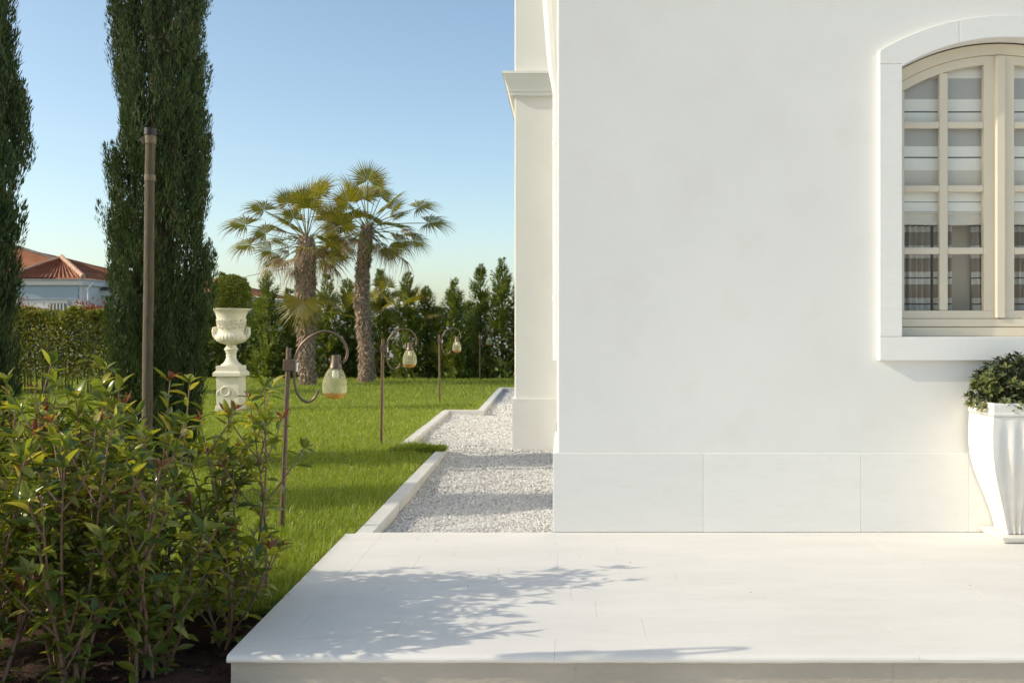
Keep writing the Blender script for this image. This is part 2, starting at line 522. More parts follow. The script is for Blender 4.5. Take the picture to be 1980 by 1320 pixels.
def gz(x, y):
    edge = 0.0
    if y < 10.3: edge = 0.030 * math.exp(-((x + 1.18) / 0.14) ** 2)
    else: edge = 0.02 * math.exp(-((x + 1.74) / 0.14) ** 2)
    dip = 0.034 * min(max((9.9 - y) / 1.1, 0), 1)
    return -0.074 - dip + edge + 0.009 * wob(x, y, 0.9, 0.7)


gb = MB(); gb.add(*grid(-1.86, -0.05, 6.07, 20.58, 40, 160, lambda x, y: gz(x, y) - 0.008))
tag(gb.build('gravel_bed', M['gravelbed'], smooth=True, angle=80), 'compacted bed under the white gravel strip', kind='structure')

# ------------------------------------------------------------------ terrace: core, slabs, rounded nosing, riser
ter = thing('terrace', 'pale limestone terrace in front of the white house', None, (0, 5, 0), kind='structure')


def left_x(y):      # slightly skewed left edge of the terrace
    return -1.297 - 0.040 * (y - 3.79) / 2.18


core = MB(); core.slab([(left_x(3.83) + .03, 3.83), (7, 3.83), (7, 6.07), (left_x(6.02) + .03, 6.03)], -0.34, -0.0335, 0.0)
core.build('bedding', M['joint'], ter)
ROWS = [3.99 + 0.2964 * i for i in range(8)]
rr = random.Random(5)
G = 0.0004
bx = -1.115
# border slabs along the left edge
ys = [3.99, 4.69, 5.39, 6.03]
for a, b in zip(ys[:-1], ys[1:]):
    dz = rr.uniform(-.0002, .0002)
    MB().slab([(left_x(a), a + G), (bx - G, a + G), (bx - G, b - G), (left_x(b), b - G)], -0.033, dz, 0.0003).build('paving_slab', M['paving'], ter)
MB().slab([(-1.284, 6.031), (bx - G, 6.031), (bx - G, 6.066), (-1.284, 6.066)], -0.033, -0.001, 0.0003).build('paving_slab', M['paving'], ter)
starts = [0.20, -0.62, 0.02, -0.35, -0.80, -0.62, -0.875]
for k in range(7):
    y0, y1 = ROWS[k], ROWS[k + 1] if k < 6 else 6.066
    xs = [bx]
    x = starts[k]
    while x - 0.90 > bx + 0.15: x -= 0.90
    while x < 3.6:
        if x > bx + 0.08: xs.append(x)
        x += 0.90 + rr.choice([0, -.15, .12])
    xs.append(4.6)
    for a, b in zip(xs[:-1], xs[1:]):
        dz = rr.uniform(-.0002, .0002)
        MB().slab([(a + G, y0 + G), (b - G, y0 + G), (b - G, y1 - G), (a + G, y1 - G)], -0.033, dz, 0.0003).build('paving_slab', M['paving'], ter)
# nosing pieces: half-round front edge
nx = [left_x(3.79), -0.047, 1.345, 2.75, 4.6]
for i, (a, b) in enumerate(zip(nx[:-1], nx[1:])):
    n_ = MB()
    prof = [(3.99 - G, 0.0), (3.815, 0.0), (3.803, -0.002), (3.796, -0.007), (3.791, -0.015), (3.793, -0.024), (3.80, -0.031), (3.82, -0.033), (3.99 - G, -0.033)]
    nn = 26
    V = []; F = []
    for q in range(nn + 1):
        x = a + G + (b - a - 2 * G) * q / nn
        for j, (y, z) in enumerate(prof):
            jit = rr.uniform(-.0016, .0012) if 1 < j < 7 else 0
            xx = x
            if i == 0 and q == 0 and 0 < j < 8: xx += 0.0
            if i == 0 and q == 0 and j in (0, 8): xx = left_x(3.99)
            V.append((xx, y + jit, z + jit * 0.5))
    m_ = len(prof)
    for q in range(nn):
        for j in range(m_):
            j2 = (j + 1) % m_
            F.append((q * m_ + j, q * m_ + j2, (q + 1) * m_ + j2, (q + 1) * m_ + j))
    F.append(tuple(range(m_ - 1, -1, -1))); F.append(tuple(nn * m_ + j for j in range(m_)))
    n_.add(V, F)
    n_.build('nosing_slab', M['paving'], ter, smooth=True, angle=50)
for a, b in zip([-1.288, 0.03, 1.25, 2.5], [0.03, 1.25, 2.5, 4.6]):
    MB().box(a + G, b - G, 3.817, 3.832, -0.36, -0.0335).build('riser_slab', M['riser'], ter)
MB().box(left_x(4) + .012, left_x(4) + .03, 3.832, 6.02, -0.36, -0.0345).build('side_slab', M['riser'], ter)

lt = MB(); lt.slab([(-1.22, -14), (14, -14), (14, 3.80), (-1.22, 3.80)], -0.30, -0.185, 0.004)  # unseen paving, added to bounce warm light onto wall, blind and riser
tag(lt.build('bounce_paving', M['paving']), 'unseen pale paving one step below the terrace, added to bounce light onto the house', kind='structure')

# ------------------------------------------------------------------ kerbs
kb = thing('kerb', 'pale stone kerb stepping between the lawn and the gravel', None, (-1.4, 10, 0), kind='structure')


def kerb_run(p0, p1, wv, n):
    p0 = Vector((*p0, 0)); p1 = Vector((*p1, 0)); wv = Vector((*wv, 0))
    d = (p1 - p0).normalized()
    for i in range(n):
        a = p0 + (p1 - p0) * i / n + d * 0.002; b = p0 + (p1 - p0) * (i + 1) / n - d * 0.002
        dz = rr.uniform(-.002, .002); s_ = Vector((rr.uniform(-.003, .003), 0, 0))
        q = [(a + s_), (a + wv + s_), (b + wv + s_), (b + s_)]
        ar = sum(q[i_].x * q[(i_ + 1) % 4].y - q[(i_ + 1) % 4].x * q[i_].y for i_ in range(4))
        if ar < 0: q.reverse()
        MB().slab([(v.x, v.y) for v in q], -0.19, 0.0 + dz, 0.009).build('kerb_stone', M['kerb'], kb)


kerb_run((-1.284, 6.07), (-1.327, 10.25), (0.10, 0), 4)
kerb_run((-1.775, 10.25), (-1.329, 10.25), (0, 0.10), 1)
kerb_run((-1.779, 10.352), (-1.863, 14.94), (0.10, 0), 4)
kerb_run((-1.863, 14.942), (-1.25, 14.942), (0, 0.10), 1)
kerb_run((-1.345, 15.044), (-1.402, 20.5), (0.10, 0), 5)
kerb_run((-1.402, 20.502), (-0.20, 20.502), (0, 0.10), 2)

# ------------------------------------------------------------------ gravel stones
def scatter_gravel():
    pts = []
    def reg(n, xf, y0, y1, s):
        y = RNG.uniform(y0, y1, n); u = RNG.uniform(0, 1, n)
        xa, xb = xf(y)
        x = xa + (xb - xa) * u
        pts.append(np.stack([x, y, np.full(n, s) * RNG.uniform(0.6, 1.45, n)], 1))
    reg(30000, lambda y: (-1.184 - (y - 6.07) * 0.0103 + .01, np.full_like(y, -0.09)), 6.075, 8.0, 0.0078)
    reg(21000, lambda y: (-1.19 - (y - 6.07) * 0.0103, np.full_like(y, -0.09)), 8.0, 10.36, 0.0082)
    reg(24000, lambda y: (-1.68 - (y - 10.35) * 0.018, np.where(y < 10.70, -0.09, -0.592)), 10.35, 14.93, 0.010)
    reg(9000, lambda y: (-1.245 - (y - 15) * 0.011, np.full_like(y, -0.592)), 15.04, 20.5, 0.013)
    A = np.concatenate(pts)
    n = len(A)
    z = np.array([gz(x, y) for x, y in A[:, :2]])
    octa = np.array([(1, 0, 0), (-1, 0, 0), (0, 1, 0), (0, -1, 0), (0, 0, 1), (0, 0, -1)], float)
    tri = np.array([(0, 2, 4), (2, 1, 4), (1, 3, 4), (3, 0, 4), (2, 0, 5), (1, 2, 5), (3, 1, 5), (0, 3, 5)])
    V = octa[None] * RNG.uniform(0.6, 1.25, (n, 6, 1)) + RNG.normal(0, 0.16, (n, 6, 3))
    a, b, c = unit(RNG.normal(size=(n, 3))), None, None
    t = RNG.normal(size=(n, 3)); b = unit(t - a * np.sum(a * t, 1, keepdims=True)); c = np.cross(a, b)
    Rm = np.stack([a, b, c], 1)
    V = V @ Rm
    V *= A[:, 2][:, None, None]
    V[:, :, 2] *= 0.85
    V += np.stack([A[:, 0], A[:, 1], z + RNG.uniform(-.004, .008, n)], 1)[:, None, :]
    F = tri[None] + (np.arange(n) * 6)[:, None, None]
    o = tri_mesh('gravel', V.reshape(-1, 3), F.reshape(-1, 3), M['gravel'])
    tag(o, 'white crushed gravel filling the strip beside the house', kind='stuff')


scatter_gravel()

# ------------------------------------------------------------------ grass
def scatter_grass():
    Ns = 300000
    # depth sampled so that density falls as 1/y^2
    u = RNG.uniform(0, 1, Ns)
    y0, y1 = 4.40, 24.7
    y = y0 * (y1 / y0) ** u
    xl = -0.60 * y - 0.7
    x = xl + (1.2 - xl) * RNG.uniform(0, 1, Ns)
    kx = np.interp(y, [4.5, 6.02, 6.075, 10.24, 10.30, 10.36, 14.93, 14.99, 15.0, 20.5, 20.6, 20.62, 30],
                   [-1.318, -1.345, -1.292, -1.335, -1.40, -1.80, -1.872, -1.872, -1.355, -1.41, -1.41, 3.4, 3.4])
    # the tuft that hides the step in the kerb
    keep = (x < kx - 0.005) & (y > 4.50 + .05 * np.sin(x * 9) + .05 * np.sin(x * 23 + 1) + RNG.normal(0, .03, Ns))
    x, y = x[keep], y[keep]
    nt = 5200
    tx = -1.80 + 0.56 * RNG.uniform(0, 1, nt) ** 0.8; ty = 10.02 + 0.30 * RNG.uniform(0, 1, nt) * np.clip((-1.16 - tx) / 0.5, 0.35, 1)
    n0 = len(x)
    x = np.concatenate([x, tx]); y = np.concatenate([y, ty])
    n = len(x)
    clump = 0.5 + 0.5 * np.sin(x * 2.3 + 1.1 * np.sin(y * 1.7)) * np.cos(y * 1.9 + 0.7 * np.sin(x * 3.1))
    clump2 = 0.5 + 0.5 * np.sin(x * 9.1 + 2.0 * np.sin(y * 4.3)) * np.cos(y * 7.7 + np.sin(x * 5.9))
    h = (0.038 + 0.030 * clump * clump2 + 0.022 * RNG.uniform(0, 1, n)) * np.where(y < 6, 1.25, 1.0)
    h[n0:] *= 1.45
    tall = RNG.uniform(0, 1, n) < 0.03
    h = np.where(tall, h * 1.6, h)
    w = 0.0032 * (y / 5.0) ** 0.75 * RNG.uniform(0.7, 1.3, n)
    az = RNG.uniform(0, 2 * np.pi, n)
    wx = np.cos(az) * w / 2; wy = np.sin(az) * w / 2
    la = RNG.uniform(0, 2 * np.pi, n); lean = np.abs(RNG.normal(0.0, 0.42, n)) + 0.12
    lx = np.cos(la) * lean * h + 0.12 * h; ly = np.sin(la) * lean * h
    zb = np.full(n, -0.038); zb[n0:] = -0.03
    V = np.empty((n, 5, 3))
    V[:, 0] = np.stack([x - wx, y - wy, zb], 1)
    V[:, 1] = np.stack([x + wx, y + wy, zb], 1)
    V[:, 2] = np.stack([x - wx * .8 + lx * .35, y - wy * .8 + ly * .35, zb + h * .62], 1)
    V[:, 3] = np.stack([x + wx * .8 + lx * .35, y + wy * .8 + ly * .35, zb + h * .62], 1)
    V[:, 4] = np.stack([x + lx, y + ly, zb + h * (1.05 - 0.25 * lean)], 1)
    tri = np.array([(0, 1, 3), (0, 3, 2), (2, 3, 4)])
    F = tri[None] + (np.arange(n) * 5)[:, None, None]
    o = tri_mesh('grass', V.reshape(-1, 3), F.reshape(-1, 3), M['grass'])
    tag(o, 'short bright green grass blades covering the lawn', kind='stuff')


scatter_grass()

# ------------------------------------------------------------------ the white house
CX = 2.684
house = thing('white_house', 'white stucco house with arched cream window and stone plinth', 'house', (2.5, 9.0, 0))
FY = 6.09
ZC = 1.735                     # centre height of the arch circles


def arch_z(x, r):
    return ZC + math.sqrt(max(r * r - (x - CX) ** 2, 0))


wb = MB()
HW = 0.70; HR = 1.334
rc = 0.014
zt = 6.6
def quad(mb, a, b, c, d): mb.add([a, b, c, d], [(0, 1, 2, 3)])
X0 = -0.06
quad(wb, (X0 + rc, FY, -.3), (CX - HW, FY, -.3), (CX - HW, FY, zt), (X0 + rc, FY, zt))
quad(wb, (CX + HW, FY, -.3), (7, FY, -.3), (7, FY, zt), (CX + HW, FY, zt))
quad(wb, (CX - HW, FY, -.3), (CX + HW, FY, -.3), (CX + HW, FY, 1.10), (CX - HW, FY, 1.10))
for i in range(16):
    a = CX - HW + 2 * HW * i / 16; b = CX - HW + 2 * HW * (i + 1) / 16
    quad(wb, (a, FY, arch_z(a, HR)), (b, FY, arch_z(b, HR)), (b, FY, zt), (a, FY, zt))
for i in range(5):              # rounded plaster corner
    g0 = math.pi / 2 * i / 5; g1 = math.pi / 2 * (i + 1) / 5
    p = lambda g: (X0 + rc - rc * math.sin(g), FY + rc - rc * math.cos(g))
    a, b = p(g0), p(g1)
    quad(wb, (b[0], b[1], -.3), (a[0], a[1], -.3), (a[0], a[1], zt), (b[0], b[1], zt))
WY = 10.73; WX = -0.563
quad(wb, (X0, WY, -.3), (X0, FY + rc, -.3), (X0, FY + rc, zt), (X0, WY, zt))
quad(wb, (7, FY, -.3), (7, 17, -.3), (7, 17, zt), (7, FY, zt))
quad(wb, (7, 17, -.3), (WX, 17, -.3), (WX, 17, zt), (7, 17, zt))
quad(wb, (WX + rc, WY, -.3), (X0, WY, -.3), (X0, WY, zt), (WX + rc, WY, zt))
for i in range(3):
    g0 = math.pi / 2 * i / 3; g1 = math.pi / 2 * (i + 1) / 3
    p = lambda g: (WX + rc - rc * math.sin(g), WY + rc - rc * math.cos(g))
    a, b = p(g0), p(g1)
    quad(wb, (b[0], b[1], -.3), (a[0], a[1], -.3), (a[0], a[1], zt), (b[0], b[1], zt))
quad(wb, (WX, 17, -.3), (WX, WY + rc, -.3), (WX, WY + rc, zt), (WX, 17, zt))
quad(wb, (WX, FY, zt), (7, FY, zt), (7, 17, zt), (WX, 17, zt)) if False else wb.add(
    [(X0, FY, zt), (7, FY, zt), (7, 17, zt), (WX, 17, zt), (WX, WY, zt), (X0, WY, zt)], [(0, 1, 2, 3, 4, 5)])
wall = wb.build('wall', M['wall'], house)
smooth_by_angle(wall.data, 35)

# plinth slabs
pj = [-0.085, 0.832, 1.79, 2.451, 3.42, 4.4, 5.4, 6.4, 7.0]
for a, b in zip(pj[:-1], pj[1:]):
    MB().box(a + .0003, b - .0003, 6.067, 6.088, 0.001, 0.481).build('plinth_stone', M['plinth'], house, bevel=0.0025)
for i in range(5):
    a = 6.09 + i * 0.92; b = min(a + 0.92, 10.70)
    MB().box(-0.085, -0.062, a + .001, b - .001, -0.15, 0.481).build('plinth_stone', M['plinth'], house, bevel=0.004)
MB().box(-0.590, -0.064, 10.703, 10.728, -0.15, 0.481).build('plinth_stone', M['plinth'], house, bevel=0.004)
for i in range(5):
    MB().box(-0.590, -0.565, 10.73 + i * 1.2, 10.73 + i * 1.2 + 1.198, -0.15, 0.481).build('plinth_stone', M['plinth'], house, bevel=0.004)

# cornice round the wing
prof = [(0.0, 3.982), (0.126, 3.975), (0.128, 3.950), (0.114, 3.944), (0.108, 3.92), (0.085, 3.86), (0.066, 3.81), (0.06, 3.775), (0.048, 3.772), (0.048, 3.735), (0.0, 3.73)]
cb = MB(); V = []; F = []
for o_, z_ in prof:
    V += [(X0 - .001, WY - o_, z_), (WX - o_, WY - o_, z_), (WX - o_, 16.9, z_)]
for i in range(len(prof) - 1):
    for k in range(2):
        F.append((i * 3 + k, (i + 1) * 3 + k, (i + 1) * 3 + k + 1, i * 3 + k + 1))
cb.add(V, F)
cb.build('cornice', M['wall'], house)

# downpipe
dp = MB()
dp.tube([(-0.215, 9.0, 6.4), (-0.20, 9.0, 4.7), (-0.180, 9.0, 4.25), (-0.160, 9.0, 3.98), (-0.142, 9.0, 3.72), (-0.125, 9.0, 3.55), (-0.106, 9.0, 3.44), (-0.097, 9.0, 3.36), (-0.096, 9.0, 0.95)],
        [0.046, 0.046, 0.045, 0.044, 0.042, 0.040, 0.036, 0.031, 0.031], 14)
dpo = dp.build('downpipe', M['pipe'], house, smooth=True)
for z_ in (2.9, 1.5):
    MB().tube([(-0.096, 9.0, z_), (-0.096, 9.0, z_ + 0.03)], 0.036, 14).build('pipe_bracket', M['pipe'], dpo)

# interior room
inn = MB()
rx0, rx1, ry0, ry1, rz0, rz1 = CX - 1.5, CX + 1.5, 6.30, 6.80, 0.4, 3.3
quad(inn, (rx0, ry1, rz0), (rx1, ry1, rz0), (rx1, ry1, rz1), (rx0, ry1, rz1))
quad(inn, (rx0, ry0, rz0), (rx0, ry1, rz0), (rx0, ry1, rz1), (rx0, ry0, rz1))
quad(inn, (rx1, ry0, rz0), (rx1, ry1, rz0), (rx1, ry1, rz1), (rx1, ry0, rz1))
quad(inn, (rx0, ry0, rz0), (rx1, ry0, rz0), (rx1, ry1, rz0), (rx0, ry1, rz0))
quad(inn, (rx0, ry0, rz1), (rx1, ry0, rz1), (rx1, ry1, rz1), (rx0, ry1, rz1))
inn.build('interior_wall', M['inside'], house)
MB().box(2.44, 2.60, 6.42, 6.50, .41, 3.29).build('interior_pier', M['inside'], house)

# ---- window: frame, sashes, bars, panes, surround
def arch_poly(x0, x1, zlow0, zlow1, r, n=14):
    """polygon whose top edge follows the arch circle of radius r between x0 and x1"""
    top = [(x1 + (x0 - x1) * i / n, arch_z(x1 + (x0 - x1) * i / n, r)) for i in range(n + 1)]
    return [(x0, zlow0), (x1, zlow1)] + top


def arch_band(x0, x1, r0, r1, n=20):
    lo = [(x0 + (x1 - x0) * i / n, arch_z(x0 + (x1 - x0) * i / n, r0)) for i in range(n + 1)]
    hi = [(x1 + (x0 - x1) * i / n, arch_z(x1 + (x0 - x1) * i / n, r1)) for i in range(n + 1)]
    return lo + hi


def band_prism(mb, x0, x1, r0, r1, y0, y1, n=20):
    for i in range(n):
        a = x0 + (x1 - x0) * i / n; b = x0 + (x1 - x0) * (i + 1) / n
        mb_poly = [(a, arch_z(a, r0)), (b, arch_z(b, r0)), (b, arch_z(b, r1)), (a, arch_z(a, r1))]
        V = [(x, y0, z) for x, z in mb_poly] + [(x, y1, z) for x, z in mb_poly]
        F = [(0, 1, 2, 3), (7, 6, 5, 4), (0, 4, 5, 1), (2, 6, 7, 3)]
        if i == 0: F.append((3, 7, 4, 0))
        if i == n - 1: F.append((1, 5, 6, 2))
        mb.add(V, F)


RI = 1.274
YF = 6.170                       # face of the outer frame
wf = MB()
wf.box(CX - .70, CX - .645, YF, YF + .07, 1.19, 2.80)
wf.box(CX + .645, CX + .70, YF, YF + .07, 1.19, 2.80)
wf.box(CX - .645, CX + .645, YF - .003, YF + .07, 1.252, 1.300)       # bottom frame member
wf.box(CX - .645, CX + .645, YF - .008, YF + .07, 1.192, 1.247)       # drip member below the dark joint
wf.box(CX - .645, CX + .645, YF + .012, YF + .07, 1.247, 1.252)
band_prism(wf, CX - .645, CX + .645, RI - .073, RI - .005, YF, YF + .07, 28)
win = wf.build('window', M['cream'], house, bevel=0.003)
WL[win.name] = Vector(house.location)


def sub(mb, name, m, bevel=0.0, smooth=False):
    o = mb.build(name, m, None, smooth=smooth, bevel=bevel)
    o.parent = win
    return o


BARS = [(1.702, 1.744), (2.090, 2.130), (2.484, 2.525)]
ys0 = YF + 0.010
for sgn in (-1, 1):
    X = lambda d: CX + sgn * d           # d = distance from the middle
    sb = MB()
    def bx_(d0, d1, z0, z1, y0=ys0, y1=ys0 + .045):
        sb.box(min(X(d0), X(d1)), max(X(d0), X(d1)), y0, y1, z0, z1)
    bx_(0.640, 0.588, 1.352, arch_z(X(0.614), RI - .120))
    bx_(0.094, 0.004, 1.352, arch_z(X(0.05), RI - .126))
    bx_(0.640, 0.004, 1.301, 1.352)
    band_prism(sb, min(X(.640), X(.004)), max(X(.640), X(.004)), RI - .128, RI - .0745, ys0 + .001, ys0 + .044, 14)
    so_ = sub(sb, 'sash', M['cream'], 0.003)
    # vertical bar
    vb = MB(); vb.box(min(X(.368), X(.316)), max(X(.368), X(.316)), ys0 + .003, ys0 + .040, 1.353, arch_z(X(.342), RI - .130))
    sub(vb, 'glazing_bar', M['cream'], 0.006)
    cols = [(0.588, 0.368), (0.316, 0.094)]
    for (z0, z1) in BARS:
        for d0, d1 in cols:
            hb = MB(); hb.box(min(X(d0), X(d1)), max(X(d0), X(d1)), ys0 + .004, ys0 + .039, z0, z1)
            sub(hb, 'glazing_bar', M['cream'], 0.006)
    zr = [1.352] + [v for b_ in BARS for v in b_]
    for d0, d1 in cols:
        xa, xb = sorted((X(d0), X(d1)))
        for k in range(3):
            g_ = MB(); g_.box(xa - .004, xb + .004, ys0 + .020, ys0 + .024, zr[2 * k] - .004, zr[2 * k + 1] + .004)
            sub(g_, 'pane', M['pane'])
        g_ = MB(); g_.prism(arch_poly(xa - .004, xb + .004, zr[6] - .004, zr[6] - .004, RI - .124, 8), ys0 + .020, ys0 + .024)
        sub(g_, 'pane', M['pane'])
as_ = MB()
pts = [(CX - .033, YF + .012), (CX - .031, YF - .010), (CX - .022, YF - .016), (CX + .022, YF - .016), (CX + .031, YF - .010), (CX + .033, YF + .012)]
V = [(x, y, 1.306) for x, y in pts] + [(x, y, 2.928) for x, y in pts]
F = [(i, i + 1, 6 + i + 1, 6 + i) for i in range(5)] + [(5, 4, 3, 2, 1, 0), (6, 7, 8, 9, 10, 11)]
as_.add(V, F); sub(as_, 'astragal', M['cream'], 0.003)
# stone surround (jambs, arch stones, sill)
SY0, SY1 = 6.046, 6.168
RO = 1.543
ZO = 3.144 - RO


def outer_z(x): return ZO + math.sqrt(RO * RO - (x - CX) ** 2)


for sgn in (-1, 1):
    xa, xb = sorted((CX + sgn * .784, CX + sgn * .646))
    j = MB(); j.box(xa, xb, SY0, SY1, 1.1915, 2.8445); sub(j, 'surround_stone', M['surround'], 0.004)
xs = [-.784, -.30, .30, .784]
for k in range(3):
    a, b = CX + xs[k] + (.0006 if k else 0), CX + xs[k + 1] - .0006
    st = MB(); n_ = 14
    lo = []; hi = []
    for i in range(n_ + 1):
        x = a + (b - a) * i / n_
        xi = min(max(x, CX - .646), CX + .646)
        z = arch_z(xi, RI) if abs(x - CX) <= .646 else 2.8455
        lo.append((x, max(z, 2.8455) if abs(x - CX) > .646 else z)); hi.append((x, outer_z(x)))
    if k == 0:
        lo = [(a, 2.8455), (CX - .646, 2.8455)] + [(x, arch_z(x, RI)) for x in np.linspace(CX - .646, b, 14)]
    if k == 2:
        lo = [(x, arch_z(x, RI)) for x in np.linspace(a, CX + .646, 14)] + [(CX + .646, 2.8455), (b, 2.8455)]
    poly = lo + hi[::-1]
    st.prism([(float(x), float(z)) for x, z in poly], SY0, SY1)
    sub(st, 'surround_stone', M['surround'], 0.004)
sl_ = MB(); sl_.box(CX - .784, CX + .784, SY0 - .001, SY1, 1.046, 1.190); sub(sl_, 'sill', M['surround'], 0.004)

# ---- blind and curtains (hang inside the window)
zb0, zb1 = 1.875, 2.95
def bz(py): return EYE - (py - 632) * 6.235 / 1925
edges = [(1.80, BEIGE), (bz(438), BEIGE), (bz(411), GREY), (bz(409), WHITE), (bz(392.5), DARK), (bz(390), WHITE), (bz(366), BEIGE), (bz(330), WHITE), (bz(306.5), DARK), (bz(303.5), WHITE),  # thin grey line above the lowest beige band paints the fold's shadow
         (bz(283), GREY), (bz(236), WHITE), (bz(218.5), DARK), (bz(215), WHITE), (bz(193), GREY), (bz(152), WHITE)]
bmat = stripes('blind_cloth', [((e_ - 1.80) / 1.2, c_) for e_, c_ in edges], 1 / 1.2, -1.80 / 1.2, trans=0.02)
blind = MB(); V = []; F = []
prof = [(6.246, 2.955), (6.244, 2.60), (6.243, 2.30), (6.242, 2.10), (6.241, 2.02), (6.234, 1.985), (6.229, 1.972), (6.231, 1.962), (6.240, 1.957), (6.238, 1.945), (6.232, 1.93), (6.235, 1.90), (6.237, 1.890), (6.241, 1.890), (6.250, 2.95)]
nb = 24
for i in range(nb + 1):
    x = CX - .74 + 1.48 * i / nb
    for j, (y, z) in enumerate(prof):
        V.append((x, y + 0.0025 * math.sin(i * 0.9 + j), z + 0.004 * math.sin(i * 0.55 + 0.8) * (1 if 3 < j < 13 else 0)))
m_ = len(prof)
for i in range(nb):
    for j in range(m_):
        j2 = (j + 1) % m_
        F.append((i * m_ + j, i * m_ + j2, (i + 1) * m_ + j2, (i + 1) * m_ + j))
F.append(tuple(range(m_ - 1, -1, -1))); F.append(tuple(nb * m_ + j for j in range(m_)))
blind.add(V, F)
tag(blind.build('roman_blind', bmat, smooth=True), 'grey and white striped roman blind half lowered behind the window panes', 'blind')

cmat = stripes('curtain_cloth', [(0, TAUPE), (0.48, CW), (0.70, CD), (0.745, CW), (0.96, TAUPE)], 1 / 0.166, 0.32, True, trans=0.10)


def curtain(x0, x1, y, z0, z1, pleats, gather, label, shift=0.0, sk=0.0):
    c = MB(); V = []; F = []
    nx_, nz = pleats * 8, 16
    for j in range(nz + 1):
        t = j / nz
        z = z0 + (z1 - z0) * t
        for i in range(nx_ + 1):
            s = i / nx_
            x = x0 + (x1 - x0) * s + gather * (t - 0.0) * (s - 0.3) * (x1 - x0) + shift * t
            yy = y + 0.022 * math.sin(2 * math.pi * pleats * s + 0.5 * math.sin(3 * t)) + 0.006 * math.sin(9 * s + 5 * t)
            V.append((x, yy, z + sk * (s - .5) * math.sin(t * 2.6) + 0.006 * math.sin(2 * math.pi * pleats * s)))
    for j in range(nz):
        for i in range(nx_):
            a = j * (nx_ + 1) + i
            F.append((a, a + 1, a + nx_ + 2, a + nx_ + 1))
    c.add(V, F)
    o = c.build('curtain', cmat, smooth=True, angle=80)
    sd = o.modifiers.new('thickness', 'SOLIDIFY'); sd.thickness = 0.003
    tag(o, label, 'curtain', 'striped curtains inside the window')


curtain(2.145, 2.312, 6.33, 1.2, 2.25, 4, 0.0, 'taupe striped curtain hanging at the far left of the window', sk=0.05)
curtain(2.330, 2.44, 6.31, 1.2, 2.25, 3, 0.0, 'narrow striped curtain beside the leftmost curtain, behind the left glazing bar', sk=0.05)
curtain(2.590, 2.735, 6.34, 1.2, 2.25, 3, 0.15, 'striped curtain drawn aside against the middle of the window', shift=-.015, sk=0.06)
curtain(2.845, 2.925, 6.33, 1.2, 2.25, 2, 0.0, 'slim striped curtain at the right of the central window post')
curtain(2.99, 3.25, 6.33, 1.2, 2.25, 6, 0.0, 'wide striped curtain at the right end of the window')
# tie-back rope with tassel on the room wall
tb = MB(); tb.tube([(2.478, 6.45, 1.93), (2.482, 6.45, 1.90), (2.494, 6.45, 1.86), (2.503, 6.45, 1.82), (2.508, 6.45, 1.79)], [0.006, 0.008, 0.010, 0.008, 0.005], 8)
tag(tb.build('tieback', M['stem'], smooth=True), 'short twisted curtain tie hanging behind the second column of panes', 'curtain tie')

# ------------------------------------------------------------------ planter pot with shrub
PX = 2.690
pot = thing('planter_pot', 'tall white fluted planter tapering to its foot by the house wall', 'pot', (PX, 5.9, 0.035))
prof = [(0.03, .090, 5.872), (0.06, .096, 5.868), (0.10, .107, 5.860), (0.17, .130, 5.836), (0.25, .161, 5.800), (0.33, .196, 5.758), (0.41, .224, 5.728),
        (0.49, .241, 5.710), (0.565, .249, 5.702), (0.64, .249, 5.702), (0.70, .245, 5.705), (0.735, .243, 5.707)]
pb = MB(); V = []; F = []
nf = 36
def ring(z, w, yf, flute, z_t):
    yb = 6.055
    pts = []
    for i in range(nf + 1):                       # front face with flutes
        s = -1 + 2 * i / nf
        d = 0
        if flute and abs(s) < 0.86:
            ph = (s + 0.86) / 1.72 * 5
            d = 0.012 * (0.5 - 0.5 * math.cos(2 * math.pi * ph)) * z_t
        pts.append((PX + s * w, yf + d, z))
    for i in range(1, 8):
        t = i / 8
        pts.append((PX + w * (1 - 0.0 * t), yf + (yb - yf) * t, z))
    pts.append((PX + w, yb, z)); pts.append((PX - w, yb, z))
    for i in range(1, 8):
        t = 1 - i / 8
        pts.append((PX - w, yf + (yb - yf) * t, z))
    return pts
rings = [ring(z, w, yf, True, 1 if z < .68 else 0.15) for z, w, yf in prof]
m_ = len(rings[0])
for r_ in rings: V += r_
for i in range(len(rings) - 1):
    for k in range(m_):
        k2 = (k + 1) % m_
        F.append((i * m_ + k, i * m_ + k2, (i + 1) * m_ + k2, (i + 1) * m_ + k))
F.append(tuple(range(m_ - 1, -1, -1)))
F.append(tuple((len(rings) - 1) * m_ + k for k in range(m_)))
pb.add(V, F); pb.build('body', M['pot'], pot, smooth=True, angle=50, bevel=0.0)
rm = MB(); V = []; F = []
rp = [(0.736, .237, 5.710), (0.738, .247, 5.700), (0.746, .250, 5.697), (0.755, .247, 5.700), (0.760, .244, 5.703), (0.800, .246, 5.701), (0.812, .243, 5.704), (0.812, .215, 5.735), (0.77, .212, 5.738)]
for z, w, yf in rp:
    yb = 6.060 if w > .22 else 6.03
    V += [(PX - w, yf, z), (PX + w, yf, z), (PX + w, yb, z), (PX - w, yb, z)]
for i in range(len(rp) - 1):
    for k in range(4):
        k2 = (k + 1) % 4
        F.append((i * 4 + k, i * 4 + k2, (i + 1) * 4 + k2, (i + 1) * 4 + k))
F.append((35, 34, 33, 32)[::-1])
rm.add(V, F); rm.build('rim', M['pot'], pot, bevel=0.004)
sc_ = MB(); V = []; F = []
sp = [(0.001, .150, 5.765, 6.03), (0.004, .160, 5.755, 6.035), (0.034, .184, 5.730, 6.056), (0.040, .183, 5.732, 6.055), (0.038, .176, 5.740, 6.048), (0.026, .165, 5.75, 6.04)]
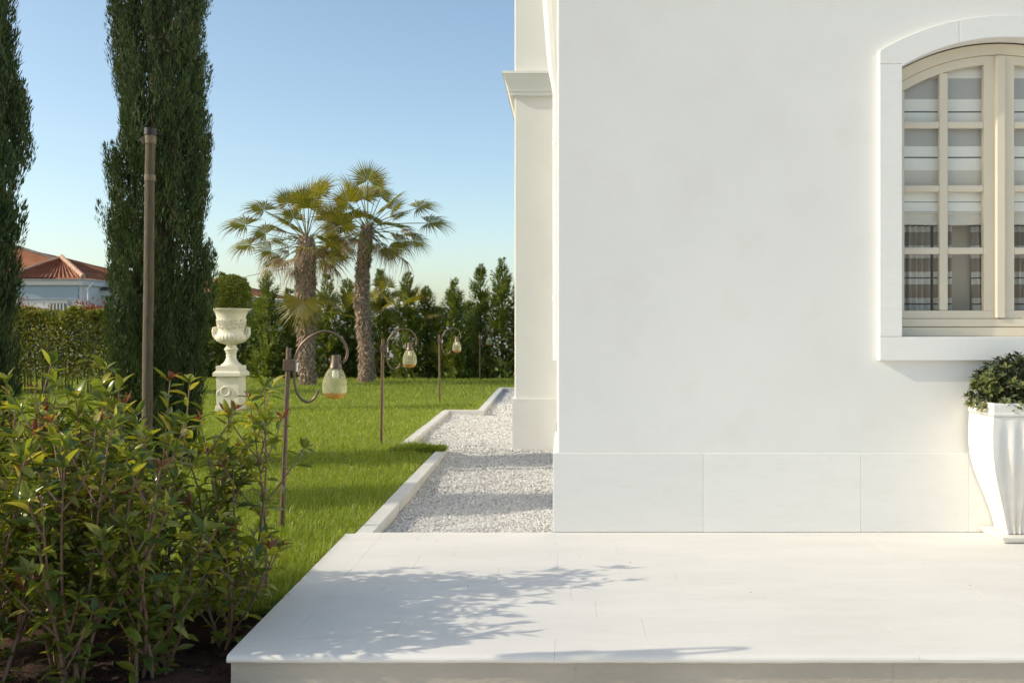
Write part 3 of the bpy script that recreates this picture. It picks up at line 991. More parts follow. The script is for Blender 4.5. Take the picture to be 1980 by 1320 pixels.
for z, w, yf, yb in sp:
    V += [(PX - w, yf, z), (PX + w, yf, z), (PX + w, yb, z), (PX - w, yb, z)]
for i in range(len(sp) - 1):
    for k in range(4):
        k2 = (k + 1) % 4
        F.append((i * 4 + k, i * 4 + k2, (i + 1) * 4 + k2, (i + 1) * 4 + k))
F += [(3, 2, 1, 0), (20, 21, 22, 23)]
sc_.add(V, F); tag(sc_.build('saucer', M['pot'], bevel=0.002), 'square white saucer on the terrace under the tall planter', 'saucer')


def leaf_mesh(name, m, L=1.0, W=0.36, curl=0.18, fold=0.12, twist=0.0, obov=False, n=5):
    """one leaf along +X, upper side +Z, with midrib fold and drooping tip"""
    V = []; F = []
    for i in range(n + 1):
        t = i / n
        if obov: w = W * (math.sin(math.pi * min(t ** 1.5, 1)) ** 0.8) * 0.5
        else: w = W * (math.sin(math.pi * t ** 0.85) ** 0.85) * 0.5
        if i == 0: w = 0.012
        if i == n: w = 0.004
        x = L * t; z = -curl * t * t
        a = twist * t
        for s in (-1, 0, 1):
            y = s * w; zz = z + (fold * w * 2 if s else 0)
            V.append((x, y * math.cos(a) - (zz - z) * math.sin(a), z + (zz - z) * math.cos(a) + y * math.sin(a)))
    for i in range(n):
        for k in range(2):
            a = i * 3 + k
            F.append((a, a + 3, a + 4, a + 1))
    me = bpy.data.meshes.new(name)
    me.from_pydata(V, [], F); me.materials.append(m)
    me.polygons.foreach_set('use_smooth', [True] * len(me.polygons)); me.update()
    return me


def orient(p, d, nrm, s):
    d = d.normalized(); nrm = (nrm - d * nrm.dot(d))
    if nrm.length < 1e-3: nrm = d.orthogonal()
    nrm.normalize(); b = nrm.cross(d)
    return Matrix(((d.x * s, b.x * s, nrm.x * s, p.x), (d.y * s, b.y * s, nrm.y * s, p.y), (d.z * s, b.z * s, nrm.z * s, p.z), (0, 0, 0, 1)))


def potted_shrub():
    base = Vector((PX, 5.885, 0.79))
    t = thing('potted_shrub', 'dense dark green dome shrub growing in the tall white planter', 'shrub', base)
    ms = [leaf_mesh('leaf', M['pit'], 1, 0.38, c, 0.10, 0, True) for c in (-.12, .08, .22)]
    rg = random.Random(3)
    PP = []; ros = []
    # rosettes over a dome
    for i in range(260):
        u = rg.uniform(-1, 1); a = rg.uniform(0, 2 * math.pi); el = math.asin(rg.uniform(-.12, 1))
        dirv = Vector((math.cos(a) * math.cos(el), math.sin(a) * math.cos(el), math.sin(el)))
        rr_ = rg.uniform(.86, .98)
        p = Vector((dirv.x * .325 * rr_, dirv.y * .20 * rr_, max(dirv.z, -.1) * .285 * rr_ + 0.02))
        ros.append((p, dirv))
    # those nearest the camera and the left first
    ros.sort(key=lambda q: q[0].y + q[0].x * 0.8)
    stf = []
    for i, (p, dv) in enumerate(ros):
        ax = (dv + Vector((0, 0, 0.7))).normalized()
        for k in range(8):
            g = k * 2.4 + i
            o1 = ax.orthogonal().normalized(); o2 = ax.cross(o1)
            side = o1 * math.cos(g) + o2 * math.sin(g)
            el = rg.uniform(.25, .75)
            d = side * math.cos(el) + ax * math.sin(el)
            L = rg.uniform(.030, .050)
            if i < 37:
                o = bpy.data.objects.new('leaf', rg.choice(ms)); C.objects.link(o); o.parent = t
                o.matrix_local = orient(p, d, ax + Vector((0, 0, .1)), L)
            else:
                stf.append((p, d, ax, L))
    # inner leaves
    for i in range(1500):
        a = rg.uniform(0, 2 * math.pi); el = math.asin(rg.uniform(-.1, 1)); q = rg.uniform(.45, .92)
        dv = Vector((math.cos(a) * math.cos(el), math.sin(a) * math.cos(el), math.sin(el)))
        p = Vector((dv.x * .31 * q, dv.y * .19 * q, dv.z * .27 * q + .01))
        d = Vector((rg.gauss(0, 1), rg.gauss(0, 1), rg.gauss(.3, .8))) + dv
        stf.append((p, d, dv + Vector((0, 0, .5)), rg.uniform(.035, .055)))
    P = np.array([q[0] for q in stf]); D = np.array([q[1] for q in stf]); N = np.array([q[2] for q in stf]); L = np.array([q[3] for q in stf])
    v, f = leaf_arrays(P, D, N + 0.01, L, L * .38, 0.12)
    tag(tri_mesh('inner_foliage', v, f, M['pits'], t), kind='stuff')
    st = MB()
    for k in range(9):
        a = k * .7
        st.tube([(0.04 * math.cos(a), 0.04 * math.sin(a), -.05), (.12 * math.cos(a), .08 * math.sin(a), .08), (.2 * math.cos(a), .13 * math.sin(a), .17)], [.009, .006, .004], 6)
    st.build('stem', M['twig'], t, world_coords=False)
    so2 = MB(); so2.box(-.21, .21, -.14, .14, -.06, -.02); so2.build('potting_soil', M['soil'], t, world_coords=False)


potted_shrub()

# ------------------------------------------------------------------ garden lamps
def build_lamp():
    t = thing('garden_lamp', '', 'lamp', (0, 0, 0), group='solar lamps along the lawn edge')
    p = MB(); p.tube([(0, 0, -.10), (0, 0, 1.12)], 0.0165, 12); p.build('post', M['bronze'], t, smooth=True, world_coords=False)
    c = MB(); c.box(-.026, .050, -.026, .024, .977, 1.050); c.build('clamp', M['bronze'], t, world_coords=False, bevel=.004)
    s = MB(); s.box(.0505, .060, -.014, .012, .975, 1.030); s.build('set_plate', M['pipe'], t, world_coords=False, bevel=.002)
    px = [(618.6, 753), (613, 767), (599, 775.5), (584, 767), (575, 749), (571.3, 722), (571.3, 698), (577, 677), (588, 660), (605, 646), (627, 637.5), (649, 643), (664, 656), (672, 674), (671, 687), (666, 695), (659, 695.5)]
    pts = [Vector(((x - 559) / 310, 0, (1020 - y) / 310)) for x, y in px]
    # smooth the bend
    fine = []
    for i in range(len(pts) - 1):
        p0 = pts[max(i - 1, 0)]; p1 = pts[i]; p2 = pts[i + 1]; p3 = pts[min(i + 2, len(pts) - 1)]
        for k in range(4):
            u = k / 4
            fine.append(0.5 * ((2 * p1) + (p2 - p0) * u + (2 * p0 - 5 * p1 + 4 * p2 - p3) * u * u + (3 * p1 - p0 - 3 * p2 + p3) * u ** 3))
    fine.append(pts[-1])
    h = MB(); h.tube(fine, .0088, 10); h.build('hook', M['bronze'], t, smooth=True, world_coords=False)
    cx = .296
    k = MB(); k.lathe([(.024, 1.087), (.028, 1.086), (.030, 1.05), (.037, 1.012), (.039, 1.008), (.036, 1.002)], 20, (cx, 0)); k.build('lamp_cap', M['bronze'], t, smooth=True, world_coords=False)
    g = MB(); g.lathe([(.040, 1.002), (.047, .993), (.061, .965), (.072, .930), (.076, .897), (.0745, .868), (.070, .850)], 24, (cx, 0)); 
    g.f = g.f[:-2]
    gl = g.build('glass_bulb', M['bulb'], t, smooth=True, world_coords=False)
    a = MB(); a.lathe([(.0700, .850), (.062, .834), (.048, .821), (.028, .815), (.004, .813)], 24, (cx, 0)); a.f = a.f[:-2] + [a.f[-1]]
    a.build('amber_base', M['amber'], t, smooth=True, world_coords=False)
    inn_ = MB(); inn_.lathe([(.012, 1.0), (.020, .985), (.022, .95), (.010, .94)], 12, (cx, 0)); inn_.build('lamp_holder', M['pipe'], t, smooth=True, world_coords=False)
    return t


def copy_tree(o, parent=None):
    c = o.copy(); C.objects.link(c); c.parent = parent
    for ch in o.children: copy_tree(ch, c)
    return c


lamp0 = build_lamp()
lamp_specs = [((-1.775, 6.20, 0.0), (0, R(2.2), 0), 1.0, 'nearest bronze hook lamp with green glass bulb, behind the shrubs'),
              ((-2.014, 10.80, 0.0), (0, R(.9), 0), 1.0, 'second bronze hook lamp, at the step in the kerb'),
              ((-2.147, 16.80, 0.0), (0, R(-.4), 0), 1.0, 'third bronze hook lamp, far along the lawn before the hedge'),
              ((-2.06, 23.6, 0.0), (0, 0, R(-38)), 1.0, 'farthest bronze hook lamp, right against the conifer hedge'),
              ((-2.42, 3.36, -0.05), (0, 0, 0), 1.32, 'tall bronze hook lamp outside the left edge of the photo')]
for i, (loc, rot, sc, lab) in enumerate(lamp_specs):
    o = lamp0 if i == 0 else copy_tree(lamp0)
    o.location = loc; o.rotation_euler = rot; o.scale = (sc, sc, sc); o['label'] = lab

# ------------------------------------------------------------------ urn on its pedestal with clipped ball
UX, UY = -5.14, 15.25
ped = thing('pedestal', 'square cream stone pedestal with a carved wreath, standing on the lawn', 'pedestal', (UX, UY, -0.03))
pm = MB(); pm.box(UX - .170, UX + .170, UY - .170, UY + .170, .055, .50); pm.build('shaft', M['urn'], ped, bevel=.006)
pm = MB(); pm.box(UX - .185, UX + .185, UY - .185, UY + .185, -.06, .055); pm.build('base', M['urn'], ped, bevel=.012)
pm = MB(); pm.slab([(UX - .214, UY - .214), (UX + .214, UY - .214), (UX + .214, UY + .214), (UX - .214, UY + .214)], .50, .586, .03); pm.build('cap', M['urn'], ped, bevel=.008)
pm = MB(); pm.box(UX - .176, UX + .176, UY - .176, UY + .176, .586, .660); pm.build('upper_plinth', M['urn'], ped, bevel=.006)
wr = MB()
wr.tube([(UX - .03 + .068 * math.cos(a), UY - .171, .275 + .068 * math.sin(a)) for a in np.linspace(0, 2 * math.pi, 25)], [.014 + .004 * (i % 2) for i in range(25)], 6)
for sx in (-1, 1):
    wr.tube([(UX - .03 + sx * .09, UY - .171, .29), (UX - .03 + sx * .12, UY - .173, .26), (UX - .03 + sx * .13, UY - .171, .21)], [.012, .014, .005], 6)
wr.build('wreath', M['urn'], ped, smooth=True)
urn = thing('stone_urn', 'cream stone urn with fluted bowl and carved frieze on the pedestal', 'urn', (UX, UY, .66))
up = [(.150, .661), (.152, .675), (.140, .684), (.118, .70), (.095, .73), (.078, .77), (.072, .80), (.080, .806), (.080, .814), (.071, .82), (.078, .86), (.100, .90), (.106, .908), (.098, .92),
      (.074, .955), (.070, .972), (.085, .984), (.15, 1.003), (.20, 1.03), (.224, 1.06), (.230, 1.095), (.222, 1.125), (.205, 1.145), (.196, 1.165), (.194, 1.20), (.200, 1.28), (.212, 1.38),
      (.226, 1.44), (.25, 1.485), (.285, 1.512), (.294, 1.520), (.294, 1.531), (.27, 1.533), (.23, 1.50), (.20, 1.44)]
zs = [z for r, z in up]
def flute(i, g):
    z = zs[i]
    if 1.0 <= z <= 1.14: return 1 + 0.045 * abs(math.sin(g * 13))
    if .69 <= z <= .78: return 1 - 0.04 * abs(math.sin(g * 14))
    if 1.515 < z < 1.532: return 1 + .012 * math.sin(g * 40)
    return 1
ub = MB(); ub.lathe(up, 104, (UX, UY), flute); ub.build('body', M['urn'], urn, smooth=True, angle=45)
rl = MB(); rg = random.Random(2)
for k in range(22):                                   # scrolling relief on the frieze
    a0 = 2 * math.pi * k / 22
    for q in range(3):
        aa = a0 + rg.uniform(-.1, .1); zz = 1.24 + .055 * q + rg.uniform(-.01, .01)
        r0 = rg.uniform(.018, .032)
        pts = []
        for s_ in range(9):
            th = s_ * .75 + q * 2; rad_ = r0 * (1 - s_ / 12)
            an = aa + rad_ * math.cos(th) / .2
            rr_ = .194 + (zz - 1.2) * .1 + .006
            pts.append((UX + rr_ * math.cos(an), UY + rr_ * math.sin(an), zz + rad_ * math.sin(th)))
        rl.tube(pts, [.007] * 8 + [.010], 5)
rl.build('frieze', M['urn'], urn, smooth=True)
for sx in (-1, 1):
    hm = MB(); hm.tube([(UX + sx * .20, UY, 1.07), (UX + sx * .235, UY, 1.09), (UX + sx * .262, UY, 1.13), (UX + sx * .275, UY, 1.19), (UX + sx * .268, UY, 1.235), (UX + sx * .25, UY, 1.245), (UX + sx * .235, UY, 1.20), (UX + sx * .215, UY, 1.15)],
                       [.03, .034, .03, .026, .020, .02, .018, .016], 10)
    hm.build('handle', M['urn'], urn, smooth=True)


def topiary():
    c = Vector((UX, UY, 1.755))
    t = thing('clipped_box_ball', 'round clipped box ball growing in the cream stone urn', 'shrub', (UX, UY, 1.50))
    n = 9000
    d = rand_unit(n)
    q = RNG.uniform(.80, 1.0, n) + 0.025 * np.sin(d[:, 0] * 9) * np.cos(d[:, 2] * 8) + RNG.exponential(.012, n)
    P = d * .285 * q[:, None] + np.array([0, 0, .255]); P[:, 2] = np.maximum(P[:, 2], 0.02)
    D = d + rand_unit(n) * 0.9 + np.array([0, 0, .3])
    v, f = leaf_arrays(P, D, d + rand_unit(n) * .5, RNG.uniform(.026, .042, n), RNG.uniform(.015, .022, n), .1)
    tri_mesh('foliage', v, f, M['box'], t)
    st = MB(); st.tube([(0, 0, -.06), (0, 0, .22)], [.03, .02], 8)
    for k in range(7):
        st.tube([(0, 0, .1), (.12 * math.cos(k), .12 * math.sin(k), .25 + .03 * k)], [.012, .006], 6)
    st.build('stem', M['trunk'], t, world_coords=False)
    sb = MB(); sb.lathe([(.01, -.03), (.22, -.03), (.22, -.01), (.01, .0)], 20); sb.build('potting_soil', M['soil'], t, world_coords=False)


topiary()

# ------------------------------------------------------------------ cypresses
def cypress(x, y, rad, H, seed, label, nplume=1250, prof=None):
    t = thing('cypress_tree', label, 'tree', (x, y, -0.03), group='slim cypresses on the lawn')
    g = np.random.default_rng(seed)
    def Rz(z, a):
        s = z / H
        base = rad * np.clip(1.0 - np.clip((s - .55) / .45, 0, 1) ** 1.7, 0.02, 1) * np.clip(.78 + z * .35, .78, 1)
        lump = 1 + .13 * np.sin(a * 2 + z * 2.1 + seed) + .11 * np.sin(a * 3 - z * 3.7 + seed * 2) + .08 * np.sin(z * 6.3 + 2 * a + seed) + .05 * np.sin(z * 11 - 3 * a)
        return base * lump
    area_z = g.uniform(0, 1, nplume) ** 1.05 * (H * .97) + .12
    a = g.uniform(0, 2 * np.pi, nplume)
    r = Rz(area_z, a) * g.uniform(.80, 1.0, nplume)
    out = np.stack([np.cos(a), np.sin(a), np.zeros(nplume)], 1)
    B = np.stack([r * np.cos(a), r * np.sin(a), area_z - .15], 1)
    ax = unit(out * g.uniform(.02, .22, nplume)[:, None] + np.array([0, 0, 1]) + g.normal(0, .08, (nplume, 3)))
    Lp = g.uniform(.20, .42, nplume)
    parts = []
    k = 125
    tt = g.uniform(0, 1, (nplume, k)); ang = g.uniform(0, 2 * np.pi, (nplume, k))
    o1 = unit(np.cross(ax, out + 1e-3)); o2 = np.cross(ax, o1)
    wid = .060 * np.sin(np.pi * np.clip(tt * .92 + .08, 0, 1)) ** .7
    side = o1[:, None] * np.cos(ang)[..., None] + o2[:, None] * np.sin(ang)[..., None]
    P = B[:, None] + ax[:, None] * (tt * Lp[:, None])[..., None] + side * (wid * g.uniform(.3, 1, (nplume, k)))[..., None]
    D = ax[:, None] * 1.0 + side * g.uniform(.05, .38, (nplume, k))[..., None]
    P = P.reshape(-1, 3); D = D.reshape(-1, 3); N = (side + rand_unit(nplume * k, g).reshape(nplume, k, 3) * .6).reshape(-1, 3)
    n = len(P)
    v, f = leaf_arrays(P, D, N, g.uniform(.028, .060, n), g.uniform(.006, .011, n), .2)
    # inner mass that keeps the sky from showing through
    m = 34000
    z2 = g.uniform(0.1, H * .97, m); a2 = g.uniform(0, 2 * np.pi, m); r2 = Rz(z2, a2) * g.uniform(.3, .98, m) ** .7
    P2 = np.stack([r2 * np.cos(a2), r2 * np.sin(a2), z2], 1)
    v2, f2 = leaf_arrays(P2, unit(g.normal(size=(m, 3)) * .35 + np.array([0, 0, 1])), rand_unit(m, g), g.uniform(.06, .12, m), g.uniform(.014, .024, m), .1)
    v, f = join_arrays([(v, f), (v2, f2)])
    tri_mesh('crown', v, f, M['cypress'], t)
    tr = MB(); tr.tube([(0, 0, -.1), (.01, 0, H * .3), (0, .01, H * .7), (0, 0, H * .96)], [.11, .12, .08, .01], 10)
    tr.build('trunk', M['trunk'], t, world_coords=False, smooth=True)
    return t


cypress(-3.80, 9.30, .385, 9.5, 3, 'tall dark cypress staked with a wooden post behind the shrubs', 1900)
cypress(-4.25, 6.93, .35, 6.4, 8, 'dark cypress cut by the left edge of the photo', 1250)

# ------------------------------------------------------------------ wooden stake tied to the cypress
top = at(291, 262, 8.76); bot = Vector((at(283, 900, 8.76).x, 8.76, -.05))
stake = thing('wooden_stake', 'weathered round wooden stake tied against the tall cypress', 'stake', bot)
def sp_(z): return bot + (top - bot) * ((z - bot.z) / (top.z - bot.z))
s_ = MB(); s_.tube([sp_(-.1)] + [sp_(z) + Vector((random.uniform(-.002, .002), 0, 0)) for z in np.linspace(.3, top.z, 9)], [.046] + list(np.linspace(.0455, .041, 9)), 16)
s_.build('post', M['wood'], stake, smooth=True)
for py, hh in ((262, .075), (338, .055)):
    z = at(0, py, 8.76).z
    b_ = MB(); b_.tube([sp_(z - hh), sp_(z - hh * .5), sp_(z)], [.046, .0485, .046], 16); b_.build('strap', M['strap'], stake, smooth=True)
f_ = MB(); z = at(0, 272, 8.76).z
f_.add([sp_(z) + Vector((-.045, -.030, -.04)), sp_(z) + Vector((-.085, -.045, .0)), sp_(z) + Vector((-.05, -.03, .035)),
        sp_(z) + Vector((-.04, -.020, -.036)), sp_(z) + Vector((-.08, -.035, .004)), sp_(z) + Vector((-.045, -.02, .038))],
       [(0, 2, 1), (3, 4, 5), (0, 1, 4, 3), (1, 2, 5, 4), (2, 0, 3, 5)])
f_.build('strap_end', M['strap'], stake)
k_ = MB(); k_.tube([sp_(top.z + .002), sp_(top.z + .06)], [.054, .054], 16); k_.build('top_band', M['rubber'], stake, smooth=True)
t_ = MB()
for dx in (-.012, .012):
    t_.tube([sp_(top.z + .03) + Vector((dx, .04, 0)), sp_(top.z + .03) + Vector((dx * 4, .35, .02))], .012, 6)
t_.build('tie', M['rubber'], stake)

# ------------------------------------------------------------------ palms
def fan_mesh(name, m, seed, r=.56, nseg=34, spread=125, droop=.25, tipdrop=.5, pet=.8):
    """one fan frond: petiole along +X from 0 to pet, then folded segments; upper side +Z"""
    g = random.Random(seed)
    V = []; F = []; Fm = []
    def addq(vs, fs, mi):
        b = len(V); V.extend(vs); F.extend([tuple(i + b for i in f) for f in fs]); Fm.extend([mi] * len(fs))
    npet = 6
    for i in range(npet):
        x0 = pet * i / npet; x1 = pet * (i + 1) / npet
        z0 = -droop * (x0 / pet) ** 2 * pet; z1 = -droop * (x1 / pet) ** 2 * pet
        w0 = .016 - .006 * i / npet; w1 = .016 - .006 * (i + 1) / npet
        addq([(x0, -w0, z0), (x0, w0, z0), (x0, 0, z0 - w0), (x1, -w1, z1), (x1, w1, z1), (x1, 0, z1 - w1)],
             [(0, 3, 4, 1), (1, 4, 5, 2), (2, 5, 3, 0)], 1)
    hz = -droop * pet; sl = -2 * droop
    da = 2 * spread / nseg
    for k in range(nseg):
        a = R(-spread + da * (k + .5) + g.uniform(-1, 1))
        Lr = r * (1 - .22 * (abs(a) / R(spread)) ** 2) * g.uniform(.88, 1.08)
        half = R(da) / 2 * .98
        kink = g.random() < .35
        td = tipdrop * g.uniform(.5, 1.5) * (1.5 if kink else 1)
        vs = []
        for j, u in enumerate((.04, .30, .50, .78, 1.0)):
            rr_ = Lr * u
            w = rr_ * math.tan(half) if u <= .51 else Lr * .50 * math.tan(half) * (1 - (u - .50) / .51)
            drop = td * Lr * max(0, (u - .45)) ** 2 * 1.6
            zc = hz + sl * rr_ * math.cos(a) * .5 + .10 * rr_ * abs(math.sin(a)) - drop
            cx = pet + rr_ * math.cos(a); cy = rr_ * math.sin(a)
            nxv, nyv = -math.sin(a), math.cos(a)
            vs += [(cx - nxv * w, cy - nyv * w, zc + w * .45), (cx, cy, zc), (cx + nxv * w, cy + nyv * w, zc + w * .45)]
        fs = []
        for j in range(4):
            b = j * 3
            fs += [(b, b + 1, b + 4, b + 3), (b + 1, b + 2, b + 5, b + 4)]
        dry = kink and m is M['palm']
        addq(vs, fs[:4], 0); addq(vs, fs[4:], 2 if dry else 0)
    me = bpy.data.meshes.new(name)
    me.from_pydata(V, [], F); me.materials.append(m); me.materials.append(M['petiole']); me.materials.append(M['palmdry'])
    me.polygons.foreach_set('material_index', Fm); me.update()
    return me


FAN = [fan_mesh('frond', M['palm'], s, .56, 34, 118, d, td, p) for s, d, td, p in ((1, .12, .25, .85), (2, .06, .45, 1.1), (3, .18, .4, .95), (4, .16, .9, .65))]
DRY = [fan_mesh('dry_frond', M['palmdry'], 9, .45, 26, 75, .25, 1.3, .7), fan_mesh('dry_frond', M['palmdry'], 10, .40, 22, 60, .35, 1.5, .5)]
GOLD = fan_mesh('frond', M['palmgold'], 21, .62, 40, 112, .05, .35, .16)


def palm(trunk_pts, trunk_r, label, seed, nf=27, ndry=14):
    base = Vector(trunk_pts[0])
    t = thing('fan_palm', label, 'palm', base, group='fan palms in front of the conifer hedge')
    g = random.Random(seed); gn = np.random.default_rng(seed)
    pts = [Vector(p) - base for p in trunk_pts]
    tr = MB(); tr.tube([pts[0] + Vector((0, 0, -.1))] + pts, [trunk_r[0]] + list(trunk_r), 18)
    tr.build('trunk', M['palmcore'], t, world_coords=False, smooth=True)
    # ragged leaf bases and fibre on the trunk
    zs_ = np.array([p.z for p in pts]); xs_ = np.array([p.x for p in pts]); ys_ = np.array([p.y for p in pts]); rs_ = np.array(trunk_r)
    n = 5200
    z = gn.uniform(0.0, pts[-1].z, n); a = gn.uniform(0, 2 * np.pi, n)
    ring_ = .94 + .08 * np.sin(z * 46 + 2 * np.sin(a * 2)) + .07 * np.sin(z * 9 + a)
    r_ = np.interp(z, zs_, rs_) * ring_
    out = np.stack([np.cos(a), np.sin(a), np.zeros(n)], 1)
    P = np.stack([np.interp(z, zs_, xs_), np.interp(z, zs_, ys_), z], 1) + out * r_[:, None]
    up_ = np.where(gn.uniform(0, 1, n) < .45, 1.0, -1.0)
    D = out * gn.uniform(.15, .6, n)[:, None] + np.stack([gn.normal(0, .4, n), gn.normal(0, .4, n), up_], 1)
    v, f = leaf_arrays(P, D, out + rand_unit(n, gn) * .4, gn.uniform(.05, .13, n), gn.uniform(.012, .045, n), .1)
    tag(tri_mesh('trunk_fibre', v, f, M['palmtrunk'], t), kind='stuff')
    crown = pts[-1]
    def place(me, az, el, s, roll=0.0, off=Vector((0, 0, 0)), name=None):
        o = bpy.data.objects.new(me.name.split('.')[0], me); C.objects.link(o); o.parent = t
        d = Vector((math.cos(az) * math.cos(el), math.sin(az) * math.cos(el), math.sin(el)))
        up2 = Vector((-math.cos(az) * math.sin(el), -math.sin(az) * math.sin(el), math.cos(el)))
        side = up2.cross(d)
        n2 = up2 * math.cos(roll) + side * math.sin(roll)
        o.matrix_local = orient(crown + off, d, n2, s)
        return o
    for i in range(nf):
        az = i * 2.39996 + g.uniform(-.25, .25)
        q = i / nf
        el = R(80 - 98 * q ** .9 + g.uniform(-9, 9))
        place(g.choice(FAN), az, el, g.uniform(.80, 1.05), g.uniform(-.9, .9), Vector((0, 0, -.03 - .22 * q)))
    for i in range(ndry):
        az = i * 2.4 + g.uniform(-.4, .4)
        place(g.choice(DRY), az, R(-2 + g.uniform(-24, 24)), g.uniform(.9, 1.3), g.uniform(-.4, .4), Vector((0, 0, -.10 - g.uniform(0, .22))))
    return t, place


p1, place1 = palm([(-5.67, 21.8, -.03), (-5.70, 21.8, .6), (-5.69, 21.8, 1.5), (-5.72, 21.8, 2.1), (-5.72, 21.8, 2.75), (-5.70, 21.8, 3.22)], [.17, .165, .19, .205, .215, .15],
          'left shaggy fan palm, its trunk skirted by a hanging fan leaf', 5)
g1 = bpy.data.objects.new('frond', GOLD); C.objects.link(g1); g1.parent = p1; g1['label'] = 'golden fan leaf hanging against the trunk'
g1.matrix_local = orient(Vector((-.02, -.26, 2.06)), Vector((-.03, -.22, -1)), Vector((0, -1, .22)), 1.3)
for az_, el_, s_ in ((178, 14, 1.25), (188, -6, 1.1), (172, 34, 1.05)):
    place1(FAN[1], R(az_), R(el_), s_, .5)
dead = place1(DRY[0], R(186), R(-6), 1.05, .3, Vector((0, -.1, -.65)))
dead.scale = (2.2, .8, .8)
p2, place2 = palm([(-4.62, 22.9, -.03), (-4.60, 22.9, .5), (-4.66, 22.9, 1.2), (-4.72, 22.9, 1.8), (-4.70, 22.9, 2.5), (-4.64, 22.9, 3.05), (-4.58, 22.9, 3.58)], [.18, .165, .16, .155, .145, .145, .12],
          'right fan palm with a slender curved trunk', 9)
for az_, el_, s_ in ((4, 6, 1.25), (-8, -16, 1.0), (12, 24, 1.1)):
    place2(FAN[1], R(az_), R(el_), s_, -.5)


def small_palm(x, y, h, n, seed, label):
    t = thing('young_fan_palm', label, 'palm', (x, y, -.03), group='young palms inside the hedge')
    g = random.Random(seed)
    tr = MB(); tr.tube([(0, 0, -.05), (0, 0, h)], [.06, .05], 10); tr.build('trunk', M['palmcore'], t, world_coords=False, smooth=True)
    for i in range(n):
        az = i * 2.4 + seed; el = R(75 - 70 * i / n)
        o = bpy.data.objects.new('frond', FAN[i % 2]); C.objects.link(o); o.parent = t
        d = Vector((math.cos(az) * math.cos(el), math.sin(az) * math.cos(el), math.sin(el)))
        o.matrix_local = orient(Vector((0, 0, h)), d, Vector((0, -.4, 1)), g.uniform(.6, .85))


small_palm(-4.15, 24.9, 1.45, 12, 1, 'young fan palm among the conifers right of the curved palm trunk')
small_palm(-5.15, 24.9, 1.4, 10, 4, 'young yellowish fan palm in the hedge between the two palm trunks')

# ------------------------------------------------------------------ conifer hedge
def conifer(x, y, H, wid, seed, label):
    t = thing('conifer_tree', label, 'tree', (x, y, -.05), group='young conifers forming the back hedge')
    g = np.random.default_rng(seed)
    nb = int(105 * H / 2.3)
    zb = g.uniform(0, 1, nb) ** 1.1 * H * .97
    zb[:16] = H * np.linspace(.70, .985, 16)
    a = g.uniform(0, 2 * np.pi, nb)
    tt = 1 - zb / H
    L = np.minimum(wid * 1.75 * (tt ** .8) + .05, .72) * g.uniform(.55, 1.1, nb)
    el = R(22) + R(24) * (1 - tt) + g.normal(0, .12, nb)
    out = np.stack([np.cos(a), np.sin(a), np.zeros(nb)], 1)
    k = 30
    s = np.tile(np.linspace(.12, 1, k), (nb, 1))
    cu = s + 0
    elv = el[:, None] + .35 * (s - .5)
    hor = L[:, None] * s * np.cos(elv); ver = L[:, None] * s * np.sin(elv)
    P = np.stack([np.zeros((nb, k)), np.zeros((nb, k)), np.broadcast_to(zb[:, None], (nb, k))], -1) + out[:, None] * hor[..., None]
    P[..., 2] += ver
    sgn = np.where(np.arange(k) % 2 == 0, 1.0, -1.0)[None, :, None]
    sidev = np.stack([-np.sin(a), np.cos(a), np.zeros(nb)], 1)[:, None] * sgn
    roll = g.uniform(-.9, .9, nb)[:, None, None]
    axis = out[:, None] * np.cos(elv)[..., None] + np.array([0, 0, 1.0]) * np.sin(elv)[..., None]
    up_ = np.cross(axis, sidev * sgn)
    sidev = sidev * np.cos(roll) + up_ * np.sin(roll) * sgn
    D = axis * .85 + sidev * .75 + g.normal(0, .16, (nb, k, 3))
    D[:, -3:] = axis[:, -3:] + g.normal(0, .15, (nb, 3, 3))
    N = np.cross(axis, sidev) + g.normal(0, .3, (nb, k, 3))
    Ll = (.06 + .14 * np.sin(np.pi * np.clip(s * .85 + .12, 0, 1)) * np.clip(L[:, None] / .5, .30, 1.1)) * g.uniform(.7, 1.2, (nb, k))
    n = nb * k
    v, f = leaf_arrays(P.reshape(-1, 3), D.reshape(-1, 3), N.reshape(-1, 3), Ll.reshape(-1), Ll.reshape(-1) * .17, .1)
    m = 450
    z2 = g.uniform(0, 1, m) ** 1.5 * H * .75; a2 = g.uniform(0, 2 * np.pi, m); r2 = wid * .8 * (1 - z2 / H) * g.uniform(.2, 1, m)
    P2 = np.stack([r2 * np.cos(a2), r2 * np.sin(a2), z2], 1)
    v2, f2 = leaf_arrays(P2, rand_unit(m, g) + np.array([0, 0, .6]), rand_unit(m, g), g.uniform(.12, .25, m), g.uniform(.05, .11, m), .1)
    v, f = join_arrays([(v, f), (v2, f2)])
    tri_mesh('crown', v, f, M['leyland'], t)
    tr = MB(); tr.tube([(0, 0, -.1), (0, 0, H * .5), (0.01, 0, H * .97)], [.05, .03, .006], 8); tr.build('trunk', M['trunk'], t, world_coords=False, smooth=True)


